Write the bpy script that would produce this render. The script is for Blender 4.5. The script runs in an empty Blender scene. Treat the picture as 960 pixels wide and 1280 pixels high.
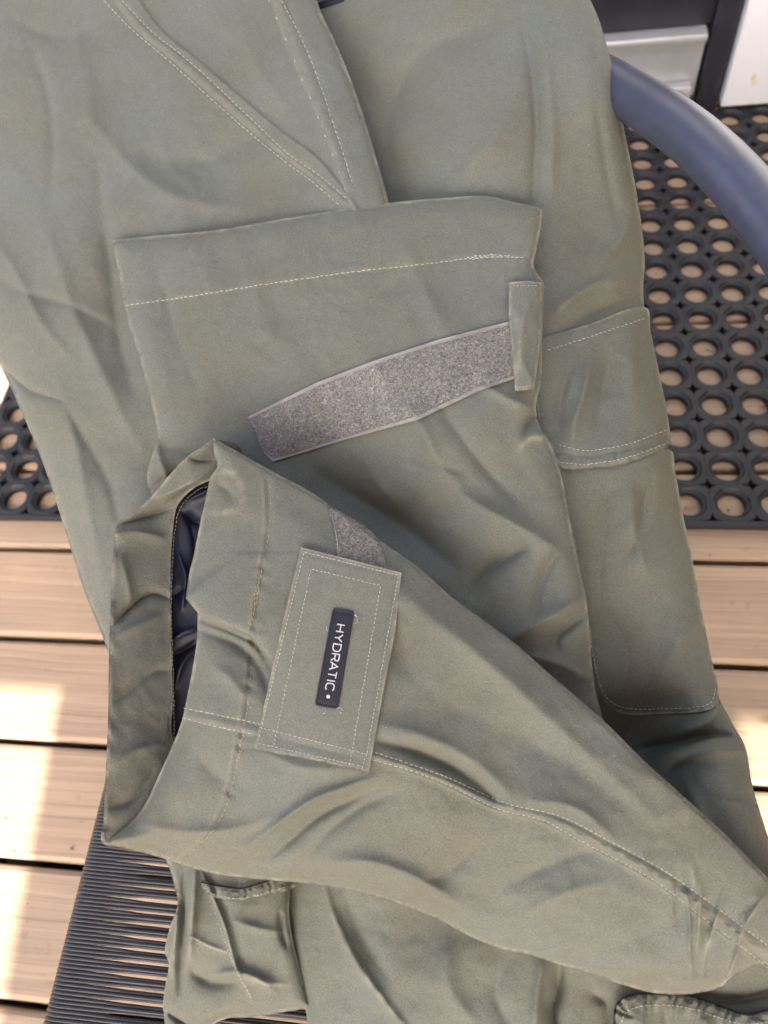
import bpy, bmesh, math, random
import numpy as np
from mathutils import Vector, Matrix
from mathutils.geometry import delaunay_2d_cdt

random.seed(7)
rng = np.random.RandomState(11)
S = bpy.context.scene
COL = S.collection

# ------------------------------------------------------------------ camera
TH, RO, YA = [math.radians(a) for a in (59.31, 14.61, -17.5)]
FPX = 924.0
CH = 0.95                                   # camera height over the deck


def ray(x, y):
    x = np.asarray(x, float); y = np.asarray(y, float)
    u = (x - 480) / FPX; v = (y - 640) / FPX
    c, s = math.cos(RO), math.sin(RO)
    u, v = c * u - s * v, s * u + c * v
    dx = u; dy = math.cos(TH) - v * math.sin(TH); dz = -math.sin(TH) - v * math.cos(TH)
    c, s = math.cos(YA), math.sin(YA)
    return np.stack([c * dx + s * dy, -s * dx + c * dy, dz], -1)


def on_z(x, y, z=0.0):
    r = ray(x, y)
    return np.array([0, 0, CH]) + r * ((CH - z) / -r[..., 2:3])


def on_y(x, y, Y):
    r = ray(x, y)
    return np.array([0, 0, CH]) + r * (Y / r[..., 1:2])


cam_d = bpy.data.cameras.new('camera')
cam = bpy.data.objects.new('camera', cam_d); COL.objects.link(cam)
fw = Vector(ray(480, 640)).normalized()
rt = (Vector(ray(580, 640)) - Vector(ray(480, 640))).normalized()
up = rt.cross(fw)
M = Matrix((rt, up, -fw)).transposed().to_4x4()
M.translation = Vector((0, 0, CH))
cam.matrix_world = M
cam_d.sensor_fit = 'VERTICAL'; cam_d.sensor_height = 36; cam_d.sensor_width = 27; cam_d.lens = 36 * FPX / 1280
cam_d.clip_start = 0.02; cam_d.clip_end = 200
cam_d.dof.use_dof = True; cam_d.dof.focus_distance = 0.455; cam_d.dof.aperture_fstop = 8.5
S.camera = cam

# ------------------------------------------------------------------ light
EL = math.radians(41); AZ = math.radians(184)      # sun behind the photographer
sun_v = Vector((math.sin(AZ) * math.cos(EL), math.cos(AZ) * math.cos(EL), math.sin(EL)))
W = bpy.data.worlds.new('World'); S.world = W; W.use_nodes = True
nt = W.node_tree
sky = nt.nodes.new('ShaderNodeTexSky'); sky.sky_type = 'NISHITA'; sky.sun_disc = False
sky.sun_elevation = EL; sky.sun_rotation = AZ; sky.air_density = 1.0; sky.dust_density = 5.0; sky.ozone_density = 1.0
bg = nt.nodes['Background']; bg.inputs[1].default_value = 0.13
nt.links.new(sky.outputs[0], bg.inputs[0])
sd = bpy.data.lights.new('sun', 'SUN'); sd.energy = 4.8; sd.angle = math.radians(0.53); sd.color = (1, .93, .82)
so = bpy.data.objects.new('sun', sd); COL.objects.link(so)
so.rotation_euler = sun_v.to_track_quat('Z', 'Y').to_euler()
S.view_settings.view_transform = 'Standard'; S.view_settings.look = 'None'
S.view_settings.exposure = 2.36; S.view_settings.gamma = 1
S.view_settings.use_curve_mapping = False


# ------------------------------------------------------------------ helpers
def link(o, parent=None):
    COL.objects.link(o)
    if parent is not None: o.parent = parent
    return o


def tag(o, label=None, cat=None, kind=None, group=None):
    if label: o['label'] = label
    if cat: o['category'] = cat
    if kind: o['kind'] = kind
    if group: o['group'] = group
    return o


def empty(name, loc, label, cat):
    o = bpy.data.objects.new(name, None); o.empty_display_size = .05
    o.location = loc; COL.objects.link(o)
    return tag(o, label, cat)


def mesh_obj(name, verts, faces, mat, parent=None, smooth=True, attr=None):
    me = bpy.data.meshes.new(name)
    v = np.asarray(verts, float)
    if parent is not None:
        v = v - np.array(world_loc(parent))
    me.from_pydata(v.tolist(), [], faces)
    me.polygons.foreach_set('use_smooth', [smooth] * len(me.polygons))
    if attr is not None:
        a = me.attributes.new('wear_rimlight', 'FLOAT', 'POINT')
        a.data.foreach_set('value', np.asarray(attr, np.float32))
    me.materials.append(mat); me.update()
    return link(bpy.data.objects.new(name, me), parent)


def world_loc(o):
    p = Vector((0, 0, 0))
    while o is not None:
        p += o.location; o = o.parent
    return p


class MB:
    def __init__(s): s.v = []; s.f = []

    def add(s, v, f):
        n = len(s.v); s.v += [tuple(a) for a in v]; s.f += [tuple(i + n for i in q) for q in f]

    def box(s, a, b, bev=0.0):
        x0, y0, z0 = a; x1, y1, z1 = b
        if bev <= 0:
            v = [(x, y, z) for x in (x0, x1) for y in (y0, y1) for z in (z0, z1)]
            s.add(v, [(0, 1, 3, 2), (4, 6, 7, 5), (0, 4, 5, 1), (2, 3, 7, 6), (0, 2, 6, 4), (1, 5, 7, 3)]); return
        bm = bmesh.new(); bmesh.ops.create_cube(bm, size=1)
        for q in bm.verts:
            q.co = Vector(((x0 + x1) / 2 + q.co.x * (x1 - x0), (y0 + y1) / 2 + q.co.y * (y1 - y0), (z0 + z1) / 2 + q.co.z * (z1 - z0)))
        bmesh.ops.bevel(bm, geom=bm.edges[:], offset=bev, segments=2, affect='EDGES', profile=.5)
        bm.verts.ensure_lookup_table()
        s.add([q.co[:] for q in bm.verts], [tuple(w.index for w in f.verts) for f in bm.faces]); bm.free()

    def tube(s, pts, r, n=8, cap=True, flat=1.0, upv=None):
        pts = [Vector(p) for p in pts]; rr = r if hasattr(r, '__len__') else [r] * len(pts)
        rings = []; prev = None
        for i, p in enumerate(pts):
            t = (pts[min(i + 1, len(pts) - 1)] - pts[max(i - 1, 0)]).normalized()
            if prev is None:
                a = Vector(upv) if upv else (Vector((0, 0, 1)) if abs(t.z) < .9 else Vector((1, 0, 0)))
            else: a = prev
            b = (a - t * a.dot(t)).normalized(); prev = b; c = t.cross(b)
            rings.append([p + (b * math.cos(q) * flat + c * math.sin(q)) * rr[i] for q in [2 * math.pi * k / n for k in range(n)]])
        v = [q for ring in rings for q in ring]; f = []
        for i in range(len(pts) - 1):
            for k in range(n):
                k2 = (k + 1) % n
                f.append((i * n + k, i * n + k2, (i + 1) * n + k2, (i + 1) * n + k))
        if cap: f += [tuple(range(n))[::-1], tuple((len(pts) - 1) * n + k for k in range(n))]
        s.add(v, f)

    def build(s, name, mat, parent=None, smooth=True): return mesh_obj(name, s.v, s.f, mat, parent, smooth)


def crom(pts, step=4.0, closed=False):
    """Catmull-Rom through pts; a repeated point is a sharp corner."""
    P = [np.array(p, float) for p in pts]
    n = len(P); out = []
    rngs = range(n if closed else n - 1)
    for i in rngs:
        p1 = P[i]; p2 = P[(i + 1) % n]
        L = np.linalg.norm(p2 - p1)
        if L < 1e-6: continue
        p0 = P[(i - 1) % n] if (closed or i > 0) else p1
        p3 = P[(i + 2) % n] if (closed or i + 2 < n) else p2
        if np.linalg.norm(p0 - p1) < 1e-6: p0 = p1 - (p2 - p1)
        if np.linalg.norm(p3 - p2) < 1e-6: p3 = p2 + (p2 - p1)
        # centripetal-like scaling of tangents
        m1 = (p2 - p0) / max(np.linalg.norm(p2 - p0), 1e-6) * L; m2 = (p3 - p1) / max(np.linalg.norm(p3 - p1), 1e-6) * L
        k = max(1, int(round(L / step)))
        for j in range(k):
            t = j / k; t2 = t * t; t3 = t2 * t
            out.append((2 * t3 - 3 * t2 + 1) * p1 + (t3 - 2 * t2 + t) * m1 + (-2 * t3 + 3 * t2) * p2 + (t3 - t2) * m2)
    if not closed: out.append(P[-1])
    return np.array(out)


# numpy gradient noise
_perm = rng.permutation(512)
_grad = np.stack([np.cos(np.linspace(0, 2 * np.pi, 512, endpoint=False)), np.sin(np.linspace(0, 2 * np.pi, 512, endpoint=False))], -1)[rng.permutation(512)]


def gnoise(x, y, seed=0):
    xi = np.floor(x).astype(int); yi = np.floor(y).astype(int); xf = x - xi; yf = y - yi
    u = xf ** 3 * (xf * (xf * 6 - 15) + 10); v = yf ** 3 * (yf * (yf * 6 - 15) + 10)

    def g(ix, iy, dx, dy):
        q = _grad[_perm[(_perm[(ix + seed * 57) & 511] + iy) & 511]]
        return q[..., 0] * dx + q[..., 1] * dy
    a = g(xi, yi, xf, yf); b = g(xi + 1, yi, xf - 1, yf); c = g(xi, yi + 1, xf, yf - 1); d = g(xi + 1, yi + 1, xf - 1, yf - 1)
    return (a * (1 - u) + b * u) * (1 - v) + (c * (1 - u) + d * u) * v


def fbm(x, y, sc, seed=0, oc=3, rough=.5):
    r = 0; a = 1; s = 1 / sc
    for i in range(oc):
        r = r + a * gnoise(x * s + 31 * i, y * s + 17 * i, seed + i); a *= rough; s *= 2.03
    return r


def crumple(x, y, sc, seed=0):
    """soft ridges with sharp crests, bent by a warp"""
    wx = x + 30 * gnoise(x / 90, y / 90, seed + 5); wy = y + 30 * gnoise(x / 90 + 9, y / 90, seed + 6)
    n = gnoise(wx / sc, wy / sc, seed)
    m = np.clip(gnoise(x / 170, y / 170, seed + 9) * 2 + .45, 0, 1)
    return -np.sqrt(n * n + .0010) * m


def seg_dist(x, y, P):
    """distance, sign and arc fraction to polyline P"""
    best = np.full(x.shape, 1e9); sg = np.zeros_like(best); ar = np.zeros_like(best)
    L = np.concatenate([[0], np.cumsum(np.hypot(*(P[1:] - P[:-1]).T))])
    for i in range(len(P) - 1):
        a = P[i]; d = P[i + 1] - a; l2 = d @ d
        if l2 < 1e-9: continue
        t = np.clip(((x - a[0]) * d[0] + (y - a[1]) * d[1]) / l2, 0, 1)
        ex = x - a[0] - t * d[0]; ey = y - a[1] - t * d[1]
        q = ex * ex + ey * ey
        m = q < best
        best = np.where(m, q, best)
        sg = np.where(m, np.sign(d[0] * ey - d[1] * ex), sg)
        ar = np.where(m, (L[i] + t * (L[i + 1] - L[i])) / L[-1], ar)
    return np.sqrt(best), sg, ar


def inside(x, y, P):
    c = np.zeros(x.shape, bool); n = len(P)
    for i in range(n):
        x1, y1 = P[i]; x2, y2 = P[(i + 1) % n]
        if y1 == y2: continue
        m = ((y1 > y) != (y2 > y)) & (x < (x2 - x1) * (y - y1) / (y2 - y1) + x1)
        c ^= m
    return c


def tps(ctrl):
    C = np.array(ctrl, float)
    if len(C) == 1: return lambda x, y: np.full(np.shape(x), C[0, 2])
    X = C[:, :2] / 300.; n = len(C)

    def k(r2): return np.where(r2 > 1e-12, r2 * np.log(np.maximum(r2, 1e-12)) * .5, 0)
    r2 = ((X[:, None] - X[None]) ** 2).sum(-1)
    A = np.zeros((n + 3, n + 3)); A[:n, :n] = k(r2) + np.eye(n) * .02
    A[:n, n] = 1; A[:n, n + 1:] = X; A[n, :n] = 1; A[n + 1:, :n] = X.T
    b = np.zeros(n + 3); b[:n] = C[:, 2]
    w = np.linalg.lstsq(A, b, rcond=None)[0]

    def f(x, y):
        x = np.asarray(x, float) / 300.; y = np.asarray(y, float) / 300.
        r = w[n] + w[n + 1] * x + w[n + 2] * y
        for i in range(n): r = r + w[i] * k((x - X[i, 0]) ** 2 + (y - X[i, 1]) ** 2)
        return np.clip(r, C[:, 2].min() - 4, C[:, 2].max() + 4)
    return f


# The garment hangs from the chair's back rail to its seat: a sloping support
# plane z = .45 + .35 Y.  Every sheet of cloth lies h millimetres above it.
def support(x, y):
    r = ray(x, y)
    return .5 / (-r[..., 2] + .35 * r[..., 1])


FOLD = 1.75


class Cloth:
    """one sheet of cloth: a traced outline, a height over the support plane, folds"""
    def __init__(s, outline, ctrl, folds=(), R=9, A=2.5, R2=0, A2=0, noise=(0, 0, 0), skirt=14, parent=None, lift=0, seed=0, step=4.0, sharp=False, grid=3.6, inset=2.0, holes=()):
        s.P = crom(outline, step, True) if not sharp else dens(outline, step)
        s.base = tps(ctrl) if ctrl else None
        s.folds = [(k[0], crom(k[1], 8) if len(k[1]) > 2 else np.array(k[1], float)) + tuple(k[2:]) for k in folds]
        s.R, s.A, s.R2, s.A2, s.noise, s.skirt, s.parent, s.lift, s.seed = R, A, R2, A2, noise, skirt, parent, lift, seed
        s.grid = grid; s.inset = inset; s.R2w = None
        s.Pc = np.vstack([s.P, s.P[:1]])

    def h(s, x, y, edge=True, want_wear_rimlight=False, outside_ok=False):
        x = np.asarray(x, float); y = np.asarray(y, float)
        r = np.zeros(x.shape)
        if s.parent is not None: r = r + s.parent.h(x, y, outside_ok=True)
        if s.base is not None: r = r + s.base(x, y)
        r = r + s.lift
        wear_rimlight = np.zeros(x.shape)
        a, b, c = s.noise
        if a: r = r + 1.4 * a * fbm(x, y, 170, s.seed, 2)
        if b: r = r + .75 * b * fbm(x, y, 62, s.seed + 3, 3, .45)
        if c: r = r + 1.6 * c * crumple(x, y, 85, s.seed + 7) + .5 * c * crumple(x + 200, y, 31, s.seed + 17)
        for k in s.folds:
            P = k[1]; kind = k[0]; amp = k[2]; w = k[3]
            m = 4 * w + (k[4] if kind == 's' else 0)
            bb = (x > P[:, 0].min() - m) & (x < P[:, 0].max() + m) & (y > P[:, 1].min() - m) & (y < P[:, 1].max() + m)
            if not bb.any(): continue
            xs, ys = x[bb], y[bb]
            d, sg, t = seg_dist(xs, ys, P)
            if kind == 'g':            # ridge or valley, fading out at both ends
                tp = np.sin(np.pi * np.clip(t * .94 + .03, 0, 1)) ** .6
                asym = k[4] if len(k) > 4 else 1.0       # right-hand side width factor
                ww = np.where(sg > 0, w * asym, w)
                ww = ww * .82
                g = np.exp(-1.45 * (np.sqrt((d / ww) ** 2 + .045) - .212)) * tp
                g = g * np.clip((3.6 * ww - d) / (1.2 * ww), 0, 1)
                r[bb] += amp * g * FOLD
                if amp > 0 and w < 9: wear_rimlight[bb] = np.maximum(wear_rimlight[bb], np.exp(-(d / (w * .6)) ** 2) * tp * .5)
            elif kind == 'l':          # even line, no taper (seam groove / ridge)
                r[bb] += 1.6 * amp * np.exp(-(d / w) ** 2)
                if amp > 0: wear_rimlight[bb] = np.maximum(wear_rimlight[bb], np.exp(-(d / (w * .8)) ** 2) * .18)
            elif kind == 's':          # one side (left-hand of travel when amp>0 side=-1) stands proud
                side = k[5] if len(k) > 5 else 1
                sd_ = d * sg * side
                g = .5 * (1 + np.tanh(sd_ / w)) * np.exp(-np.maximum(sd_, 0) / k[4])
                tp = np.clip(np.minimum(t * 14, (1 - t) * 3.2), 0, 1) if (len(k) > 6 and k[6]) else 1
                g = g * tp
                r[bb] += amp * g
                wear_rimlight[bb] = np.maximum(wear_rimlight[bb], np.exp(-((sd_ - w) / 2.0) ** 2) * .2 * tp)
            elif kind == 'p':          # puckers along a seam
                per = k[4]
                L = np.hypot(*(P[1:] - P[:-1]).T).sum()
                ph = t * L / per * 2 * np.pi
                ph = ph + 1.7 * np.sin(ph * .37 + 1) + sg * .6
                r[bb] += 1.3 * amp * np.sin(ph) * np.exp(-(d / w) ** 2)
        if edge and (s.R or s.R2):
            d, _, _ = seg_dist(x, y, s.Pc)
            if outside_ok: d = np.where(inside(x, y, s.P), d, 0)
            if s.R:
                q = np.clip(1 - d / s.R, 0, 1)
                r = r - s.A * (1 - np.sqrt(np.maximum(1 - q * q, 0)))
                wear_rimlight = np.maximum(wear_rimlight, (.35 + .65 * np.clip(.5 + 1.6 * gnoise(x / 45, y / 45, 77), 0, 1)) * np.exp(-((d - .7) / 1.9) ** 2))  # pale line along the edges: wear with rim light painted in
            if s.R2:
                q = np.clip(1 - d / s.R2, 0, 1)
                r = r - s.A2 * q * q * (s.R2w(x, y) if s.R2w else 1)
        return (r, wear_rimlight) if want_wear_rimlight else r

    def pt(s, x, y, dh=0.0, edge=True):
        D = support(x, y) - (s.h(x, y, edge) + dh) / 1000.
        return np.array([0, 0, CH]) + ray(x, y) * D[..., None]

    def build(s, name, mat, parent, wear_rimlight_k=1.0):
        P = s.P; n = len(P)
        x0, y0 = P.min(0); x1, y1 = P.max(0)
        g = s.grid
        gx, gy = np.meshgrid(np.arange(x0, x1, g), np.arange(y0, y1, g * .866))
        gx = gx + (np.arange(gx.shape[0]) % 2)[:, None] * g * .5
        gx = gx.ravel(); gy = gy.ravel()
        m = inside(gx, gy, P); gx, gy = gx[m], gy[m]
        d, _, _ = seg_dist(gx, gy, s.Pc)
        m = d > g * .75; gx, gy, d = gx[m], gy[m], d[m]
        # one extra ring just inside the outline so that the rolled edge is round
        nx = np.roll(P, -1, 0) - np.roll(P, 1, 0); L = np.hypot(*nx.T)[:, None] + 1e-9
        nrm = np.stack([-nx[:, 1], nx[:, 0]], -1) / L
        area = .5 * np.sum(P[:, 0] * np.roll(P[:, 1], -1) - np.roll(P[:, 0], -1) * P[:, 1])
        if area < 0: nrm = -nrm
        extra = []
        for k in s.folds:
            if k[0] != 's' and not (k[0] in 'gl' and k[3] < 6): continue
            Q = crom(k[1], 3.0) if len(k[1]) > 2 else k[1]
            tq = np.gradient(Q, axis=0); tq /= np.hypot(*tq.T)[:, None] + 1e-9; nq = np.stack([-tq[:, 1], tq[:, 0]], -1)
            for o_ in (-2.6, -1.2, 0, 1.2, 2.6): extra.append(Q + nq * o_)
        if extra:
            E = np.vstack(extra); E = E[inside(E[:, 0], E[:, 1], P)]
            de, _, _ = seg_dist(E[:, 0], E[:, 1], s.Pc); E = E[de > 2]
            keep = np.ones(len(gx), bool)
            cell = set(map(tuple, np.round(E / 2.4).astype(int)))
            gi = np.round(np.stack([gx, gy], -1) / 2.4).astype(int)
            keep = np.array([tuple(q) not in cell for q in gi]); gx, gy = gx[keep], gy[keep]
            gx = np.concatenate([gx, E[:, 0]]); gy = np.concatenate([gy, E[:, 1]])
        V2 = np.vstack([P, np.stack([gx, gy], -1)])
        res = delaunay_2d_cdt([Vector(p) for p in V2], [(i, (i + 1) % n) for i in range(n)], [], 1, 1e-5)
        vo = np.array([v[:] for v in res[0]]); fc = [tuple(f) for f in res[2]]
        orig = res[3]
        h, wear_rimlight = s.h(vo[:, 0], vo[:, 1], True, True)
        D = support(vo[:, 0], vo[:, 1]) - h / 1000.
        pts = np.array([0, 0, CH]) + ray(vo[:, 0], vo[:, 1]) * D[:, None]
        wear_rimlight = wear_rimlight * wear_rimlight_k
        # skirt: the cloth turning under
        omap = {}
        for i, o in enumerate(orig):
            for q in o:
                if q < n: omap[q] = i
        rings = [[omap.get(i) for i in range(n)]]
        allp = [pts]; aw = [wear_rimlight]; base = len(pts)
        hb = s.h(P[:, 0], P[:, 1])
        for ins, dn in ((.6, .8), (s.inset, 2.4), (s.inset * 2.5 + 2, s.skirt)):
            Q = P + nrm * ins
            Dq = support(Q[:, 0], Q[:, 1]) - (hb - min(dn, s.skirt)) / 1000.
            allp.append(np.array([0, 0, CH]) + ray(Q[:, 0], Q[:, 1]) * Dq[:, None])
            aw.append(np.full(n, .5 if dn < 1 else 0.0))
            rings.append(list(range(base, base + n))); base += n
        for a, b in zip(rings[:-1], rings[1:]):
            for i in range(n):
                j = (i + 1) % n
                if a[i] is None or a[j] is None: continue
                fc.append((a[i], a[j], b[j], b[i]) if area > 0 else (a[j], a[i], b[i], b[j]))
        o = mesh_obj(name, np.vstack(allp), fc, mat, parent, True, np.concatenate(aw))
        return o


def dens(pts, step):
    out = []; n = len(pts)
    for i in range(n):
        a = np.array(pts[i], float); b = np.array(pts[(i + 1) % n], float); k = max(1, int(np.linalg.norm(b - a) / step))
        for j in range(k): out.append(a + (b - a) * j / k)
    return np.array(out)


def stitches(cl, lines, mat, parent, pitch=6.4, fill=.66, w=.58, name='stitching', dh=.12, jit=.35, smoothpath=True):
    """a row of thread dashes lying on the cloth"""
    mb = MB(); rr = random.Random(len(lines) * 7 + int(lines[0][0][0]))
    for L in lines:
        P = crom(L, 3.0) if len(L) > 2 and smoothpath else dens_open(L, 3.0)
        d = np.concatenate([[0], np.cumsum(np.hypot(*(P[1:] - P[:-1]).T))])
        t = 1.0; C = []
        while t < d[-1] - 2:
            pl = pitch * rr.uniform(.88, 1.12)
            C.append((t, t + pl * fill)); t += pl
        if not C: continue
        C = np.array(C)
        q = [C[:, 0], C[:, 0] * .8 + C[:, 1] * .2, C.mean(1), C[:, 0] * .2 + C[:, 1] * .8, C[:, 1]]
        rows = []
        off = np.array([rr.uniform(-jit, jit) for _ in C])
        for k, tt in enumerate(q):
            px = np.interp(tt, d, P[:, 0]); py = np.interp(tt, d, P[:, 1])
            rows.append(cl.pt(px + off, py + off, dh + (-.25 if k in (0, 4) else (.06 if k == 2 else 0))))
        nrm = -ray(P[:1, 0], P[:1, 1])[0]; nrm = Vector(nrm).normalized()
        for i in range(len(C)):
            pts = [Vector(rows[k][i]) for k in range(5)]
            mb.tube(pts, [w * .35e-3, w * .48e-3, w * .5e-3, w * .48e-3, w * .35e-3], 5, True, .8, nrm)
    return tag(mb.build(name, mat, parent), kind='stuff')


def dens_open(pts, step):
    out = []
    for a, b in zip(pts[:-1], pts[1:]):
        a = np.array(a, float); b = np.array(b, float); k = max(1, int(np.linalg.norm(b - a) / step))
        for j in range(k): out.append(a + (b - a) * j / k)
    out.append(np.array(pts[-1], float))
    return np.array(out)


# ------------------------------------------------------------------ materials
def mat(name):
    m = bpy.data.materials.new(name); m.use_nodes = True
    t = m.node_tree; b = t.nodes['Principled BSDF']
    return m, t, b, (lambda ty, **k: _n(t, ty, **k))


def _n(t, ty, **k):
    n = t.nodes.new(ty)
    for a, v in k.items():
        if a.startswith('i_'): n.inputs[a[2:].replace('_', ' ')].default_value = v
        else: setattr(n, a, v)
    return n


def ramp(t, stops):
    r = t.nodes.new('ShaderNodeValToRGB'); e = r.color_ramp.elements
    while len(e) < len(stops): e.new(.5)
    for q, (p, c) in zip(e, stops): q.position = p; q.color = (*c, 1) if len(c) == 3 else c
    return r


def simple(name, col, rough=.5, metal=0, bump=0, bscale=400, var=.15, vscale=8, spec=.5, sheen=0):
    m, t, b, N = mat(name)
    tc = N('ShaderNodeTexCoord'); no = N('ShaderNodeTexNoise', i_Scale=vscale, i_Detail=6.0)
    t.links.new(tc.outputs['Object'], no.inputs['Vector'])
    r = ramp(t, [(.3, [c * (1 - var) for c in col]), (.7, [min(1, c * (1 + var)) for c in col])])
    t.links.new(no.outputs['Fac'], r.inputs[0]); t.links.new(r.outputs[0], b.inputs['Base Color'])
    b.inputs['Roughness'].default_value = rough; b.inputs['Metallic'].default_value = metal
    b.inputs['Specular IOR Level'].default_value = spec
    if sheen: b.inputs['Sheen Weight'].default_value = sheen
    if bump:
        n2 = N('ShaderNodeTexNoise', i_Scale=bscale, i_Detail=4.0); t.links.new(tc.outputs['Object'], n2.inputs['Vector'])
        bp = N('ShaderNodeBump', i_Strength=bump, i_Distance=.001); t.links.new(n2.outputs['Fac'], bp.inputs['Height'])
        t.links.new(bp.outputs[0], b.inputs['Normal'])
    return m


def cloth_mat(name, c1, c2, c3, wear_rimlight_c=(.40, .37, .27), wk=.8, rough=.74, dark=1.0):
    m, t, b, N = mat(name)
    tc = N('ShaderNodeTexCoord'); L = t.links.new
    big = N('ShaderNodeTexNoise', i_Scale=13.0, i_Detail=5.0, i_Roughness=.6, i_Distortion=.6)
    L(tc.outputs['Object'], big.inputs['Vector'])
    r = ramp(t, [(.30, c1), (.5, c2), (.70, c3)]); L(big.outputs['Fac'], r.inputs[0])
    # fine speckle of the weave and lint
    fn = N('ShaderNodeTexNoise', i_Scale=1350.0, i_Detail=2.0, i_Roughness=.8); L(tc.outputs['Object'], fn.inputs['Vector'])
    fr = ramp(t, [(.34, (.74, .745, .755)), (.66, (1.26, 1.255, 1.24))]); L(fn.outputs['Fac'], fr.inputs[0])
    mx = N('ShaderNodeMixRGB', blend_type='MULTIPLY'); mx.inputs[0].default_value = 1; L(r.outputs[0], mx.inputs[1]); L(fr.outputs[0], mx.inputs[2])
    md = N('ShaderNodeTexNoise', i_Scale=130.0, i_Detail=5.0, i_Roughness=.65); L(tc.outputs['Object'], md.inputs['Vector'])
    mr = ramp(t, [(.3, (.95, .95, .955)), (.7, (1.05, 1.05, 1.04))]); L(md.outputs['Fac'], mr.inputs[0])
    mx2 = N('ShaderNodeMixRGB', blend_type='MULTIPLY'); mx2.inputs[0].default_value = 1; L(mx.outputs[0], mx2.inputs[1]); L(mr.outputs[0], mx2.inputs[2])
    # worn edges and creases, rim light painted on edges, noisy; a few chalky scuffs
    at = N('ShaderNodeAttribute', attribute_name='wear_rimlight')
    wn = N('ShaderNodeTexNoise', i_Scale=160.0, i_Detail=3.0); L(tc.outputs['Object'], wn.inputs['Vector'])
    wr = ramp(t, [(.38, (.25, .25, .25)), (.62, (1, 1, 1))]); L(wn.outputs['Fac'], wr.inputs[0])
    mu = N('ShaderNodeMath', operation='MULTIPLY'); L(at.outputs['Fac'], mu.inputs[0]); L(wr.outputs[0], mu.inputs[1])
    mk = N('ShaderNodeMath', operation='MULTIPLY'); L(mu.outputs[0], mk.inputs[0]); mk.inputs[1].default_value = wk
    sc = N('ShaderNodeTexNoise', i_Scale=90.0, i_Detail=6.0, i_Roughness=.75, i_Distortion=1.5); L(tc.outputs['Object'], sc.inputs['Vector'])
    sr = ramp(t, [(.66, (0, 0, 0)), (.74, (.30, .30, .30))]); L(sc.outputs['Fac'], sr.inputs[0])
    ad = N('ShaderNodeMath', operation='ADD', use_clamp=True); L(mk.outputs[0], ad.inputs[0]); L(sr.outputs[0], ad.inputs[1])
    mw = N('ShaderNodeMixRGB'); L(ad.outputs[0], mw.inputs[0]); L(mx2.outputs[0], mw.inputs[1]); mw.inputs[2].default_value = (*wear_rimlight_c, 1)
    L(mw.outputs[0], b.inputs['Base Color'])
    b.inputs['Roughness'].default_value = rough; b.inputs['Specular IOR Level'].default_value = .42
    b.inputs['Sheen Weight'].default_value = .04; b.inputs['Sheen Roughness'].default_value = .4
    # relief: weave, small wrinkles
    w2 = N('ShaderNodeTexNoise', i_Scale=1700.0, i_Detail=2.0); L(tc.outputs['Object'], w2.inputs['Vector'])
    b1 = N('ShaderNodeBump', i_Strength=.45, i_Distance=.0004); L(w2.outputs['Fac'], b1.inputs['Height'])
    w3 = N('ShaderNodeTexNoise', i_Scale=85.0, i_Detail=4.0, i_Roughness=.55, i_Distortion=.4); L(tc.outputs['Object'], w3.inputs['Vector'])
    b2 = N('ShaderNodeBump', i_Strength=.22, i_Distance=.003); L(w3.outputs['Fac'], b2.inputs['Height']); L(b1.outputs[0], b2.inputs['Normal'])
    L(b2.outputs[0], b.inputs['Normal'])
    return m


M_cloth = cloth_mat('olive_cotton', (.122, .116, .082), (.127, .128, .098), (.128, .135, .112))
M_tab = cloth_mat('olive_cotton_tab', (.130, .128, .098), (.138, .138, .108), (.144, .147, .120))
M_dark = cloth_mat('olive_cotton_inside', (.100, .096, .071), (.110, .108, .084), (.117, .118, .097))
M_thread = simple('cream_thread', (.40, .385, .30), .8, vscale=300, var=.2)
M_thread_d = simple('tan_thread', (.30, .25, .16), .8, vscale=300, var=.25)
M_navy = simple('navy_lining', (.008, .009, .021), .48, var=.3, vscale=60, bump=.3, bscale=1400, spec=.45)
M_piping = simple('dark_navy_binding', (.012, .011, .02), .7)
M_rubber = simple('navy_rubber_badge', (.008, .008, .016), .55, var=.1, vscale=200)
M_letter = simple('white_print', (.50, .50, .51), .6, var=.03)


def velcro_mat():
    m, t, b, N = mat('grey_loop_pile'); L = t.links.new
    tc = N('ShaderNodeTexCoord')
    n = N('ShaderNodeTexNoise', i_Scale=520.0, i_Detail=6.0, i_Roughness=.9, i_Distortion=1.2); L(tc.outputs['Object'], n.inputs['Vector'])
    r = ramp(t, [(.36, (.055, .048, .041)), (.5, (.175, .158, .138)), (.60, (.45, .41, .36))]); L(n.outputs['Fac'], r.inputs[0])
    g = N('ShaderNodeTexNoise', i_Scale=45.0, i_Detail=3.0); L(tc.outputs['Object'], g.inputs['Vector'])
    r2 = ramp(t, [(.3, (.85, .85, .86)), (.7, (1.12, 1.10, 1.08))]); L(g.outputs['Fac'], r2.inputs[0])
    mx = N('ShaderNodeMixRGB', blend_type='MULTIPLY'); mx.inputs[0].default_value = 1; L(r.outputs[0], mx.inputs[1]); L(r2.outputs[0], mx.inputs[2])
    L(mx.outputs[0], b.inputs['Base Color']); b.inputs['Roughness'].default_value = .9
    bp = N('ShaderNodeBump', i_Strength=.9, i_Distance=.0012); L(n.outputs['Fac'], bp.inputs['Height']); L(bp.outputs[0], b.inputs['Normal'])
    b.inputs['Sheen Weight'].default_value = .2
    return m


M_velcro = velcro_mat()
M_selvage = simple('grey_selvage', (.27, .255, .235), .7, bump=.4, bscale=1500, var=.1, vscale=200)


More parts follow.
